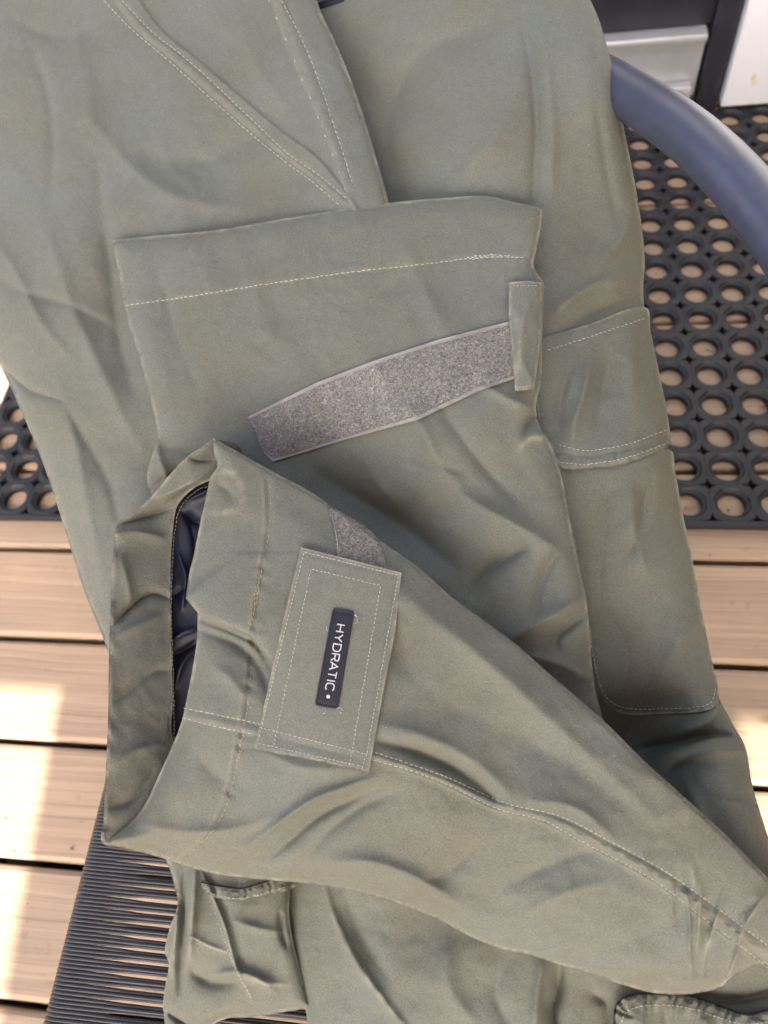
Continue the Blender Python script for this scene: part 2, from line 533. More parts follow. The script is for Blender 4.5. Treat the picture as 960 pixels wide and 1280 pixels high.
def wood_mat():
    m, t, b, N = mat('weathered_decking'); L = t.links.new
    tc = N('ShaderNodeTexCoord'); oi = N('ShaderNodeObjectInfo')
    ov = N('ShaderNodeVectorMath', operation='ADD'); sc = N('ShaderNodeVectorMath', operation='SCALE')
    cb = N('ShaderNodeCombineXYZ'); mm = N('ShaderNodeMath', operation='MULTIPLY'); mm.inputs[1].default_value = 37.0
    L(oi.outputs['Random'], mm.inputs[0])
    for i in range(3): L(mm.outputs[0], cb.inputs[i])
    L(tc.outputs['Object'], ov.inputs[0]); L(cb.outputs[0], ov.inputs[1])
    # knots and wandering grain
    wp = N('ShaderNodeTexNoise', i_Scale=3.0, i_Detail=2.0); L(ov.outputs[0], wp.inputs['Vector'])
    mp = N('ShaderNodeMapping'); mp.inputs['Scale'].default_value = (1.6, 150, 60); L(ov.outputs[0], mp.inputs['Vector'])
    wpm = N('ShaderNodeVectorMath', operation='MULTIPLY_ADD'); L(wp.outputs['Color'], wpm.inputs[0]); wpm.inputs[1].default_value = (0, 4.0, 0); L(mp.outputs[0], wpm.inputs[2])
    g = N('ShaderNodeTexNoise', i_Scale=1.0, i_Detail=7.0, i_Roughness=.62, i_Distortion=.35); L(wpm.outputs[0], g.inputs['Vector'])
    r = ramp(t, [(.24, (.17, .108, .066)), (.40, (.285, .200, .135)), (.55, (.325, .228, .152)), (.72, (.385, .282, .195))]); L(g.outputs['Fac'], r.inputs[0])
    g2 = N('ShaderNodeTexNoise', i_Scale=4.5, i_Detail=3.0); L(ov.outputs[0], g2.inputs['Vector'])
    r2 = ramp(t, [(.3, (.86, .88, .9)), (.7, (1.1, 1.06, 1.03))]); L(g2.outputs['Fac'], r2.inputs[0])
    mx = N('ShaderNodeMixRGB', blend_type='MULTIPLY'); mx.inputs[0].default_value = 1; L(r.outputs[0], mx.inputs[1]); L(r2.outputs[0], mx.inputs[2])
    v = N('ShaderNodeTexVoronoi', i_Scale=1.0); mk = N('ShaderNodeMapping'); mk.inputs['Scale'].default_value = (3.2, 7.5, 1); L(ov.outputs[0], mk.inputs['Vector']); L(mk.outputs[0], v.inputs['Vector'])
    kr = ramp(t, [(.03, (.8, .8, .8)), (.075, (0, 0, 0))]); L(v.outputs['Distance'], kr.inputs[0])
    mk2 = N('ShaderNodeMixRGB'); L(kr.outputs[0], mk2.inputs[0]); L(mx.outputs[0], mk2.inputs[1]); mk2.inputs[2].default_value = (.09, .05, .03, 1)
    mf = N('ShaderNodeMapping'); mf.inputs['Scale'].default_value = (6, 700, 60); L(ov.outputs[0], mf.inputs['Vector'])
    gf = N('ShaderNodeTexNoise', i_Scale=1.0, i_Detail=3.0, i_Roughness=.6); L(mf.outputs[0], gf.inputs['Vector'])
    rf = ramp(t, [(.33, (.88, .87, .86)), (.66, (1.10, 1.10, 1.09))]); L(gf.outputs['Fac'], rf.inputs[0])
    ds = N('ShaderNodeTexNoise', i_Scale=38.0, i_Detail=6.0, i_Roughness=.7); L(ov.outputs[0], ds.inputs['Vector'])
    rd = ramp(t, [(.60, (1, 1, 1)), (.76, (.62, .58, .54))]); L(ds.outputs['Fac'], rd.inputs[0])
    m3 = N('ShaderNodeMixRGB', blend_type='MULTIPLY'); m3.inputs[0].default_value = 1; L(mk2.outputs[0], m3.inputs[1]); L(rf.outputs[0], m3.inputs[2])
    m4 = N('ShaderNodeMixRGB', blend_type='MULTIPLY'); m4.inputs[0].default_value = 1; L(m3.outputs[0], m4.inputs[1]); L(rd.outputs[0], m4.inputs[2])
    L(m4.outputs[0], b.inputs['Base Color']); b.inputs['Roughness'].default_value = .6
    bp = N('ShaderNodeBump', i_Strength=.4, i_Distance=.0015); L(g.outputs['Fac'], bp.inputs['Height']); L(bp.outputs[0], b.inputs['Normal'])
    return m


M_wood = wood_mat()
M_mat = simple('black_rubber', (.010, .010, .0135), .55, bump=.5, bscale=500, var=.4, vscale=25, spec=.35)
M_tube = simple('grey_powder_coat', (.045, .050, .086), .36, bump=.2, bscale=1500, var=.12, vscale=120, spec=.6)
M_cord = simple('black_cord', (.020, .017, .020), .5, bump=.3, bscale=900, var=.3, vscale=60, spec=.6)
M_blackdoor = simple('black_door_paint', (.018, .018, .024), .35, var=.3, vscale=20)
M_alu = simple('brushed_aluminium', (.50, .51, .54), .3, metal=.6, var=.15, vscale=12, bump=.1)
M_soil = simple('dark_soil', (.035, .028, .022), .95, var=.4, vscale=5)
M_occluder = simple('sand_occluder', (.55, .5, .42), .8)


def stained_white():
    m, t, b, N = mat('white_enamel'); L = t.links.new
    tc = N('ShaderNodeTexCoord'); n = N('ShaderNodeTexNoise', i_Scale=22.0, i_Detail=5.0); L(tc.outputs['Object'], n.inputs['Vector'])
    r = ramp(t, [(.0, (.50, .50, .53)), (.68, (.54, .54, .57)), (.74, (.48, .38, .24))]); L(n.outputs['Fac'], r.inputs[0])
    L(r.outputs[0], b.inputs['Base Color']); b.inputs['Roughness'].default_value = .3
    return m


M_white = stained_white()

# ------------------------------------------------------------------ setting
mb = MB(); mb.add([(-40, -40, -.35), (40, -40, -.35), (40, 40, -.35), (-40, 40, -.35)], [(0, 1, 2, 3)])
tag(mb.build('ground', M_soil), kind='structure', label='dark soil under the decking')

deck = bpy.data.objects.new('deck', None); COL.objects.link(deck)
tag(deck, 'weathered pale brown timber decking', kind='structure')
PP = .145; LY = .466                          # gap lines at LY + k*PP


def plank_profile(w, r=.006, t=.028):
    return [(-w / 2, -t), (-w / 2, -r), (-w / 2 + r * .3, -r * .3), (-w / 2 + r, 0),
            (w / 2 - r, 0), (w / 2 - r * .3, -r * .3), (w / 2, -r), (w / 2, -t)]


pm_ = None
prof = plank_profile(PP - .0075)
vv = []; ff = []
xsn = [-3.2, 3.2]
for xx in xsn: vv += [(xx, a, b) for a, b in prof]
n = len(prof)
for k in range(n): ff.append((k, (k + 1) % n, n + (k + 1) % n, n + k))
ff += [tuple(range(n))[::-1], tuple(range(n, 2 * n))]
for k in range(-14, 8):
    yc = LY + PP * (k + .5)
    if pm_ is None:
        o = mesh_obj('plank', vv, ff, M_wood, deck, False); pm_ = o.data
    else:
        o = bpy.data.objects.new('plank', pm_); link(o, deck)
    o.location = (random.uniform(-.4, .4), yc, random.uniform(-.0008, .0008))
mb = MB()
for X in (-2.4, -1.8, -1.2, -.6, 0, .6, 1.2, 1.8, 2.4): mb.box((X - .023, -1.6, -.2), (X + .023, 1.6, -.0295))
mb.build('joist', M_soil, deck)

# rubber ring mat -----------------------------------------------------------
p = .0575; T = .013; cx0 = .3197; cy0 = .550
NS = 32
angs = [2 * math.pi * (k + .5) / NS for k in range(NS)]


def outer(a):
    c, s_ = abs(math.cos(a)), abs(math.sin(a))
    d = (p / 2) / max(c, s_)
    cc = p / 2; rr = .115 * p
    bq = cc * (c + s_); disc = bq * bq - (2 * cc * cc - rr * rr)
    if disc > 0: d = min(d, bq - math.sqrt(disc))
    return d


def octr(a, R):
    q = math.pi / 4; aa = (a + q / 2) % q - q / 2
    return R * math.cos(q / 2) / math.cos(aa)


loops = []
loops.append([(outer(a), 0.0) for a in angs])                 # bottom outer
loops.append([(outer(a), T - .0006) for a in angs])
loops.append([(min(outer(a), p * .5) - .0005, T) for a in angs])
loops.append([(octr(a, .455 * p), T) for a in angs])
loops.append([(octr(a, .435 * p), T - .0012) for a in angs])
loops.append([(octr(a, .40 * p), T - .0034) for a in angs])
loops.append([(.345 * p, T - .0036) for a in angs])
loops.append([(.325 * p, T - .0046) for a in angs])
loops.append([(.320 * p, 0.0) for a in angs])
cv = []; cf = []
for lp in loops:
    for a, (r_, z_) in zip(angs, lp): cv.append((r_ * math.cos(a), r_ * math.sin(a), z_ + .0015))
for i in range(len(loops) - 1):
    for k in range(NS):
        k2 = (k + 1) % NS
        cf.append((i * NS + k, i * NS + k2, (i + 1) * NS + k2, (i + 1) * NS + k))
cv = np.array(cv); nv = len(cv)
V = []; F = []
I0, I1, J1 = -20, 11, 15
for i in range(I0, I1 + 1):
    for j in range(0, J1 + 1):
        if j < J1 or i < 100:
            b0 = len(V) * nv
            V.append(cv + np.array([cx0 + i * p, cy0 + j * p, 0]))
            F += [tuple(q + b0 for q in f) for f in cf]
rubber = mesh_obj('rubber_mat', np.vstack(V), F, M_mat, None, False)
tag(rubber, 'black rubber ring mat with round holes lying on the decking', 'mat')
X0 = cx0 + (I0 - .5) * p; X1 = cx0 + (I1 + .5) * p; Y0 = cy0 - .5 * p; Y1 = cy0 + (J1 + .5) * p
mb = MB(); z0, z1 = .0015, T + .0015
e = .004
mb.box((X0 - .008, Y0 - .008, z0), (X1 + .008, Y0, z1), .0015); mb.box((X0 - .008, Y0 + .0001, z0), (X0, Y1, z1), .0015)
mb.build('border', M_mat, rubber, False)

# grit and leaf scraps lying on the boards, mostly caught in the mat's holes
M_grit = simple('leaf_and_grit', (.20, .14, .09), .9, vscale=14, var=.95)
mb = MB(); rr = random.Random(9)
for _ in range(900):
    i = rr.randint(I0, I1); j = rr.randint(0, J1); a = rr.uniform(0, 6.28); d = rr.uniform(0, .27) * p
    x, y = cx0 + i * p + d * math.cos(a), cy0 + j * p + d * math.sin(a)
    if rr.random() < .15: x, y = rr.uniform(-1, .8), rr.uniform(-.2, .5)
    r_ = rr.uniform(.0006, .003) * (1.6 if rr.random() < .1 else 1); n_ = rr.randint(4, 6); a0 = rr.uniform(0, 6)
    v = [(x + r_ * rr.uniform(.5, 1.2) * math.cos(a0 + 6.283 * q / n_), y + r_ * rr.uniform(.4, 1) * math.sin(a0 + 6.283 * q / n_), .0012 + rr.uniform(0, .0012)) for q in range(n_)]
    mb.add(v + [(x, y, .0035)], [(q, (q + 1) % n_, n_) for q in range(n_)])
tag(mb.build('grit', M_grit, None, False), 'brown grit and leaf scraps caught in the mat holes', kind='stuff')

# door at the back ------------------------------------------------------------
YW = 1.455
door = empty('patio_door', (.1, YW, 0), 'black door above a brushed aluminium threshold behind the mat', 'door')
P1 = on_y(885, 38, YW); P2 = on_y(820, 112, YW); zt = float(P1[2]); zb = float(P2[2]); xr = float(on_y(893, 147, YW)[0])
mb = MB(); mb.box((-2.2, YW + .012, zt + .004), (xr - .045, YW + .05, 2.1), .003); mb.build('door_panel', M_blackdoor, door)
mb = MB(); mb.box((-2.2, YW + .004, zb - .02), (xr - .050, YW + .06, zt - .014), .002); mb.build('threshold', M_alu, door)
mb = MB(); mb.box((-2.2, YW - .016, zt - .014), (xr - .052, YW + .058, zt + .002), .004); mb.build('threshold_lip', M_alu, door)
mb = MB(); mb.box((-2.2, YW - .020, zb - .016), (xr - .060, YW + .003, zb + .012), .004); mb.build('threshold_lip', M_alu, door)
mb = MB(); mb.box((-2.2, YW + .006, -.028), (xr - .045, YW + .05, zb - .021), .002); mb.build('base_board', M_blackdoor, door)
mb = MB(); mb.box((xr - .044, YW - .004, .0), (xr - .004, YW + .06, 2.15), .003); mb.build('door_post', M_blackdoor, door)
wp_ = empty('white_panel', (xr + .3, YW - .02, 0), 'white enamelled panel with small tan stains right of the black door post', 'panel')
mb = MB(); mb.box((xr, YW - .022, .022), (xr + .62, YW + .055, .262), .003)
mb.build('lower_face', M_white, wp_)
mb = MB(); mb.box((xr + .001, YW - .018, .2665), (xr + .62, YW + .055, .9), .003)
mb.build('upper_face', M_white, wp_)
mb = MB()
mb.box((-3.2, YW + .062, -.2), (3.2, YW + .2, 2.1)); tag(mb.build('wall', simple('grey_render', (.45, .44, .42), .9, bump=.4, bscale=80)), 'pale rendered wall', kind='structure')

mb = MB()  # unseen boards, added to cut the sky light from the right
for k in range(15): mb.box((1.25, -1.2 + k * .175, -.2), (1.28, -1.03 + k * .175 - .004, 2.1), .002)
tag(mb.build('sky_blocker', simple('dark_blocker_boards', (.13, .105, .08), .8)), 'unseen dark boards added to block sky light from the right', 'sky_blocker')
# added sheet outside the frame; outline fitted to the shade it casts
ZS = 1.75
shp = [(-.862, 2.0), (-.862, .245), (-.603, .245), (-.553, -.17), (.31, -.17), (.285, .25), (2.2, .25), (2.2, 2.0)]
off = np.array([sun_v.x, sun_v.y]) * (ZS / sun_v.z)
shp = [(a + off[0], b + off[1]) for a, b in shp]
nn = len(shp)
occl = mesh_obj('occluder', [(a, b, ZS) for a, b in shp] + [(a, b, ZS + .02) for a, b in shp],
               [tuple(range(nn))[::-1], tuple(range(nn, 2 * nn))] + [(k, (k + 1) % nn, nn + (k + 1) % nn, nn + k) for k in range(nn)], M_occluder, None, False)
tag(occl, 'unseen sand coloured awning shading the chair', 'occluder')

# ------------------------------------------------------------------ chair
chair = empty('armchair', (0, .2, 0), 'grey tubular armchair with black woven cord seat under the trousers', 'chair')
ZR = .66
cpx = [(620, 60), (690, 76), (745, 95), (795, 124), (835, 150), (870, 177), (905, 210), (938, 246), (970, 287), (1000, 332), (1035, 395), (1075, 480), (1110, 590), (1130, 720), (1135, 860)]
cz = np.array([.595, .61, .628, .640, .650, .656] + [ZR] * 9)
cp = np.array([on_z(q[0], q[1], z_) for q, z_ in zip(cpx, cz)])
cp = np.vstack([cp, [[.335, -.09, .60], [.335, -.11, .5], [.335, -.12, .3], [.335, -.12, .003]]])
path = [(-.27, .47, .53), (-.25, .50, .54), (-.2, .53, .56), (-.1, .545, .575), (-.02, .55, .58)] + [tuple(q) for q in cp]
c3 = []
pp_ = np.array(path)
tt = np.linspace(0, len(path) - 1.001, 140)
for a in tt:
    i = min(int(a), len(path) - 2); f_ = a - i
    p0, p1, p2, p3 = pp_[max(i - 1, 0)], pp_[i], pp_[i + 1], pp_[min(i + 2, len(path) - 1)]
    c3.append(.5 * ((2 * p1) + (-p0 + p2) * f_ + (2 * p0 - 5 * p1 + 4 * p2 - p3) * f_ ** 2 + (-p0 + 3 * p1 - 3 * p2 + p3) * f_ ** 3))
mb = MB(); mb.tube(c3, .0153, 28); mb.build('armrest', M_tube, chair)
SZ = .385
SX0, SX1 = -.2905, .115
SY0, SY1 = -.42, .50
mb = MB()
mb.tube([(SX0, SY0, SZ - .012), (SX0, SY1, SZ - .012)], .0095, 12); mb.tube([(SX1, SY0, SZ - .012), (SX1, SY1, SZ - .012)], .0095, 12)
mb.tube([(SX0, SY0, SZ - .012), (SX1, SY0, SZ - .012)], .0095, 12); mb.tube([(SX0, SY1, SZ - .012), (SX1, SY1, SZ - .012)], .0095, 12)
mb.tube([(SX0 + .03, .24, SZ - .03), (SX1, .24, SZ - .03)], .008, 10)
mb.build('seat_frame', M_tube, chair)
for (a, b) in ((SX0 + .04, SY0 + .06), (SX1 - .02, SY0 + .06), (SX0 + .04, SY1 - .06), (SX1 - .02, SY1 - .06)):
    mb = MB(); mb.tube([(a, b, SZ - .02), (a + (.02 if a > 0 else -.0), b, .016 if b > .5 else .002)], .011, 12); mb.build('leg', M_tube, chair)
for a in (-.2, -.1, 0.0):
    mb = MB(); mb.tube([(a, .47, SZ - .01), (a, .53, .5), (a, .55, .57)], .006, 8); mb.build('back_strut', M_tube, chair)
mb = MB(); mb.tube([(SX1 - .01, -.33, SZ - .02), (.25, -.30, SZ - .06), (.335, -.125, .25)], .010, 10); mb.build('arm_support', M_tube, chair)
# cords: wound round the side rails and drawn across in bundles of three
mb = MB(); cr = .00142; pitch = .00255; k = 0
y_ = SY0 + .01; rr = random.Random(3)
while y_ < SY1 - .01:
    g = k // 3; m_ = k % 3
    yc = SY0 + .01 + pitch * (g * 3 + 1)
    spread = (m_ - 1) * .00175
    dz = (.0005, .0011, .0003)[m_] + rr.uniform(-.0002, .0002)
    wob = rr.uniform(-.0004, .0004)
    pts = []
    R = .0112
    cxr, czr = SX0, SZ - .012
    for a in (200, 170, 140, 110, 90):
        q = math.radians(a); pts.append((cxr + R * math.cos(q), y_ + wob * .3, czr + R * math.sin(q)))
    for X, bl in ((SX0 + .016, .03), (SX0 + .032, .25), (SX0 + .044, .9), (SX0 + .06, 1), (SX0 + .12, 1), (SX0 + .25, 1), (SX0 + .4, 1), (SX1 - .02, .8)):
        pts.append((X, y_ * (1 - bl) + (yc + spread + wob) * bl, SZ - .001 + dz * bl - .010 * math.sin(math.pi * (X - SX0) / (SX1 - SX0))))
    for a in (90, 50, 10, -20):
        q = math.radians(a); pts.append((SX1 + R * math.cos(q), y_, czr + R * math.sin(q)))
    mb.tube(pts, cr, 6, False)
    y_ += pitch; k += 1
tag(mb.build('seat_cords', M_cord, chair), kind='stuff')

# ------------------------------------------------------------------ trousers
TR = empty('trousers', (0, .2, .46), 'olive green waxed cotton trousers folded over the chair', 'trousers')

# upper body panel, left
L0 = Cloth([(-170, -160), (398, -160), (392, -20), (400, 12), (418, 50), (437, 95), (455, 147), (470, 197), (486, 255), (500, 330), (500, 520), (330, 760), (215, 840), (160, 868), (142, 835), (128, 795),
            (104, 735), (82, 665), (56, 585), (30, 522), (0, 456), (-40, 380), (-110, 250), (-170, 120)],
           [(-100, 0, -4), (200, 0, 4), (400, 0, 22), (340, 0, 6), (450, 130, 24), (-60, 300, -10), (60, 300, 6), (300, 250, 2), (470, 240, 22), (410, 240, 8), (30, 470, -6), (120, 560, 0), (150, 800, -16), (300, 600, -12), (100, 150, 6), (220, 720, -16)],
           [('s', [(161, -20), (200, 35), (250, 77), (300, 120), (350, 162), (400, 200), (444, 256)], 3.0, 2.0, 45, 1),
            ('l', [(140, -10), (178, 38), (218, 71), (265, 113), (308, 152), (355, 192), (395, 223), (430, 253)], .55, 5),
            ('l', [(152, 0), (190, 40), (225, 67), (270, 107), (310, 145), (360, 192), (400, 220), (435, 250)], -.5, 1.9),
            ('l', [(352, -10), (380, 55), (400, 105), (415, 150), (430, 195), (440, 228)], -.5, 2.0), ('l', [(344, -10), (368, 55), (388, 105), (404, 150), (422, 200)], .5, 5),
            ('l', [(135, -10), (165, 33), (210, 71), (260, 116), (305, 156), (350, 193), (390, 223), (428, 257)], -.35, 3),
            ('p', [(150, -10), (190, 40), (225, 67), (270, 107), (310, 145), (360, 192), (400, 220), (435, 250)], .18, 8, 13),
            ('s', [(334, -20), (350, 35), (370, 85), (390, 133), (410, 185), (440, 258)], 2.4, 1.8, 70, -1),
            ('p', [(352, -10), (380, 55), (400, 105), (415, 150), (432, 200)], .22, 10, 17),
            ('g', [(40, 60), (58, 110), (67, 170), (64, 260)], -2.2, 9, 2.2),
            ('g', [(95, 30), (110, 120), (120, 200), (135, 300)], 2.5, 30),
            ('g', [(118, 170), (128, 260), (140, 340), (150, 420), (165, 490)], -4.5, 18, 1.4),
            ('g', [(60, 290), (85, 370), (120, 450), (165, 545)], 4, 26),
            ('g', [(115, 150), (160, 205), (220, 245), (300, 260)], 3.0, 22),
            ('g', [(170, 190), (240, 205), (320, 170), (380, 120)], -3.0, 28),
            ('g', [(-5, 345), (30, 365), (80, 378), (140, 408)], -1.7, 6, 2.2),
            ('g', [(-5, 455), (14, 468), (35, 486), (56, 494), (78, 500)], -2.6, 4.5, 1.8),
            ('g', [(-6, 300), (20, 340), (50, 400), (90, 450)], 2.2, 14),
            ('g', [(75, 480), (95, 560), (110, 640), (128, 720)], 2.6, 16),
            ('g', [(60, 470), (100, 540), (135, 600), (150, 660)], -2.0, 12),
            ('g', [(10, 20), (60, 45), (120, 40)], -2.0, 18), ('g', [(300, 20), (320, 80), (370, 150)], 2.0, 20)],
           R=12, A=5, R2=55, A2=12, noise=(5, 1.7, 3.2), skirt=40, seed=1, grid=3.8, inset=4)
o0 = L0.build('seat_panel', M_cloth, TR)
stitches(L0, [[(129, 0), (165, 37), (210, 75), (260, 120), (305, 160), (350, 197), (390, 227), (425, 257)],
              [(152, 0), (190, 40), (225, 67), (270, 107), (310, 145), (360, 192), (400, 220), (435, 250)]], M_thread, o0)
stitches(L0, [[(352, 0), (380, 55), (400, 105), (415, 150), (430, 195), (440, 228)]], M_thread, o0, pitch=7)
stitches(L0, [[(336, 0), (353, 38), (373, 88), (393, 136), (413, 188), (438, 252)]], M_thread, o0, pitch=26, fill=.12, name='thread_end', w=.7, jit=1.5)

# right thigh that hangs from the back rail
L1 = Cloth([(340, -160), (690, -160), (718, -60), (735, -8), (750, 28), (762, 70), (772, 120), (782, 170), (792, 220), (801, 275), (806, 325), (804, 362), (806, 386), (816, 430),
            (828, 490), (834, 550), (841, 590), (849, 640), (860, 690), (874, 765), (887, 830), (897, 868), (916, 905), (932, 935), (940, 980), (955, 1030), (975, 1090), (1010, 1180), (1030, 1300),
            (900, 1300), (700, 1000), (560, 700), (440, 400), (380, 100)],
           [(420, 0, -14), (450, 80, -16), (490, 200, -16), (560, 0, 12), (700, 20, 26), (745, 90, 34), (765, 150, 22), (720, 120, 26), (780, 230, 4), (600, 180, 14), (740, 240, -4), (800, 380, -16), (690, 420, 2), (760, 500, -6), (760, 700, -6), (860, 800, -20), (740, 860, -18), (830, 925, -42), (775, 935, -56), (800, 960, -50), (870, 965, 14), (925, 950, 2), (930, 1100, 10), (1000, 1250, -6), (600, 800, -30), (820, 1030, -20)],
           [('g', [(652, 10), (664, 80), (671, 150), (669, 215), (668, 262)], -3.2, 9, 1.3),
            ('g', [(672, 10), (684, 90), (690, 170), (688, 250)], 2.2, 14),
            ('g', [(480, 180), (500, 110), (540, 60), (620, 30)], -3.5, 30),
            ('g', [(560, 230), (620, 170), (650, 90)], 2.5, 30),
            ('g', [(804, 352), (770, 348), (735, 360), (690, 392)], 4, 14),
            ('g', [(800, 378), (772, 378), (740, 392), (700, 412)], -3, 9),
            ('g', [(795, 250), (775, 300), (740, 340)], 2.2, 14),
            ('g', [(745, 120), (760, 220), (775, 290)], -1.8, 14),
            ('g', [(935, 938), (905, 938), (870, 943), (842, 955), (826, 985), (818, 1010)], 8, 13, 1.4),
            ('g', [(925, 924), (890, 920), (850, 928), (800, 938)], -9, 10),
            ('g', [(905, 880), (880, 905), (850, 915)], 4, 9),
            ('g', [(850, 960), (870, 1010), (900, 1060), (950, 1120)], 3, 18),
            ('g', [(900, 1000), (925, 1000), (950, 1010)], -1.8, 8)],
           R=10, A=5, R2=40, A2=12, noise=(4, 1.6, 2.6), skirt=45, seed=20, grid=3.8, inset=4)
o1 = L1.build('thigh', M_cloth, TR)
# waistband peeping out at the top
wb = Cloth([(396, 4), (398, 12), (430, 2), (434, -12)], None, R=3, A=.8, parent=L1, lift=1.2, skirt=2, grid=3, sharp=True)
wb.build('waistband_lining', M_navy, TR)

# lower knee reinforcement, then the upper one that overlaps it
K2 = Cloth([(690, 575), (760, 582), (836, 562), (844, 590), (853, 640), (864, 692), (878, 767), (891, 830), (898, 862), (895, 882), (872, 890), (830, 892), (785, 893), (762, 884), (750, 862), (742, 830), (732, 760), (712, 660)],
           None,
           [('g', [(790, 600), (790, 640), (800, 690), (810, 720)], 3.2, 20), ('g', [(760, 600), (752, 650), (742, 700), (740, 760)], -2.5, 14),
            ('g', [(815, 600), (800, 660), (780, 700)], -2.0, 12), ('g', [(890, 760), (850, 800), (820, 850)], 2.2, 18),
            ('g', [(760, 770), (780, 820), (776, 870)], -1.8, 12), ('p', [(745, 800), (760, 880), (830, 889), (893, 880)], .3, 9, 12)],
           R=4, A=1.2, parent=L1, lift=2.2, skirt=5, seed=31, grid=3.4, noise=(2, 1.2, 1.0), inset=1.5)
k2 = K2.build('knee_patch', M_cloth, TR)
stitches(K2, [[(738, 800), (746, 842), (756, 868), (768, 880), (790, 886), (835, 886), (870, 884), (889, 878), (894, 860)]], M_thread, k2, pitch=5.6)
K1 = Cloth([(672, 425), (673, 424), (740, 404), (806, 384), (813, 412), (823, 460), (833, 510), (839, 552), (838, 556), (810, 570), (770, 581), (730, 586), (702, 584), (690, 560), (672, 520)],
           None,
           [('g', [(740, 440), (730, 490), (718, 530), (715, 560)], 3.6, 13), ('g', [(715, 450), (700, 500), (700, 545)], -2.6, 11),
            ('g', [(800, 400), (790, 450), (790, 520)], 1.8, 20), ('g', [(765, 430), (755, 480), (745, 545)], -2.2, 13),
            ('l', [(700, 566), (735, 570), (790, 560), (836, 545)], -.5, 3), ('p', [(700, 572), (735, 575), (790, 566), (838, 550)], .45, 10, 13)],
           R=4, A=1.5, parent=L1, lift=5.2, skirt=6, seed=41, grid=3.2, noise=(2, 1.2, .8), inset=1.5)
k1 = K1.build('knee_patch', M_cloth, TR)
stitches(K1, [[(684, 438), (740, 420), (806, 398)], [(698, 556), (730, 563), (780, 556), (834, 537)], [(700, 578), (735, 580), (790, 570), (836, 553)]], M_thread, k1, pitch=5.6)

# folded-up lower leg with the flat cuff
L3 = Cloth([(140, 300), (140, 300), (200, 294), (268, 288), (345, 275), (400, 266), (432, 261), (500, 252), (560, 247), (608, 245), (640, 252), (668, 258), (678, 262), (678, 262), (675, 290), (669, 318), (667, 333), (676, 348), (680, 356),
            (678, 420), (676, 480), (670, 505), (674, 530), (690, 560), (703, 600), (712, 650), (722, 700), (732, 745), (737, 790), (740, 830), (744, 862), (752, 892), (760, 930), (740, 960), (600, 960), (400, 900), (230, 780),
            (205, 690), (196, 636), (186, 612), (184, 590), (193, 560), (196, 540), (188, 500), (172, 440), (158, 395), (150, 350)],
           [(140, 300, 18), (680, 262, 24), (400, 265, 20), (155, 400, 20), (400, 400, 20), (660, 400, 22), (200, 600, 10), (400, 600, 6), (480, 640, 2), (560, 560, 30), (660, 600, 24), (720, 760, 22), (600, 700, 24), (640, 860, 16), (740, 860, 14), (300, 760, -4), (640, 790, 26), (500, 800, 6), (235, 680, -12), (280, 640, -4), (250, 800, -14)],
           [('l', [(155, 383), (240, 371), (340, 355), (440, 341), (540, 329), (600, 322), (662, 322)], -.5, 3.5),
            ('s', [(155, 386), (240, 374), (340, 358), (440, 344), (540, 332), (600, 325), (662, 325)], .7, 3, 50, -1),
            ('p', [(155, 383), (340, 355), (540, 329), (662, 322)], .22, 14, 21),
            ('g', [(185, 300), (200, 350), (220, 420), (250, 490)], -1.5, 22), ('g', [(300, 300), (330, 400), (370, 450)], 1.5, 34),
            ('g', [(420, 470), (440, 400), (500, 350), (560, 300)], -1.6, 26), ('g', [(500, 300), (540, 380), (560, 430)], 1.8, 26),
            ('g', [(655, 545), (660, 530), (672, 520), (690, 525)], -4.0, 6, 1.6), ('g', [(650, 560), (665, 545), (690, 548)], 3.0, 8),
            ('g', [(500, 495), (530, 540), (548, 580), (580, 610)], 4.0, 22), ('g', [(545, 500), (575, 545), (620, 600), (660, 640)], -2.6, 15),
            ('g', [(570, 612), (600, 632), (635, 650), (668, 668), (700, 690)], 5.5, 14, 2.0),
            ('g', [(660, 682), (630, 700), (605, 722), (588, 752)], -5.5, 13, 1.7),
            ('g', [(580, 590), (540, 580), (500, 570)], -2, 12),
            ('g', [(715, 670), (690, 700), (672, 745), (668, 780)], -2.4, 12), ('g', [(730, 745), (700, 765), (665, 782), (640, 800)], 4.6, 12),
            ('g', [(738, 765), (712, 785), (695, 800), (700, 815)], -3.2, 6, 2), ('g', [(736, 850), (700, 830), (660, 820)], 2.8, 14),
            ('g', [(200, 560), (235, 565), (300, 590)], -2.6, 14), ('g', [(192, 540), (200, 575), (215, 610)], 4, 9), ('g', [(186, 612), (205, 600), (240, 585)], -2.5, 6),
            ('g', [(395, 590), (460, 632), (520, 672), (570, 712)], -8, 30), ('g', [(450, 560), (470, 600), (500, 640)], 2.5, 22),
            ('g', [(672, 490), (650, 440), (660, 380)], 2.2, 12), ('g', [(600, 480), (640, 500), (665, 510)], 2.5, 12)],
           R=7, A=2.6, R2=26, A2=5, noise=(3, 1.5, 2.6), skirt=26, seed=60, grid=3.2, inset=3)
o3 = L3.build('lower_leg', M_cloth, TR)
stitches(L3, [[(156, 382), (240, 370), (340, 354), (440, 340), (540, 329), (600, 322), (658, 322)]], M_thread, o3, pitch=6.4, w=.62)
stitches(L3, [[(583, 322), (600, 319), (630, 318)], [(590, 325), (610, 320), (640, 320)]], M_thread, o3, pitch=5, w=.7, jit=1.2)

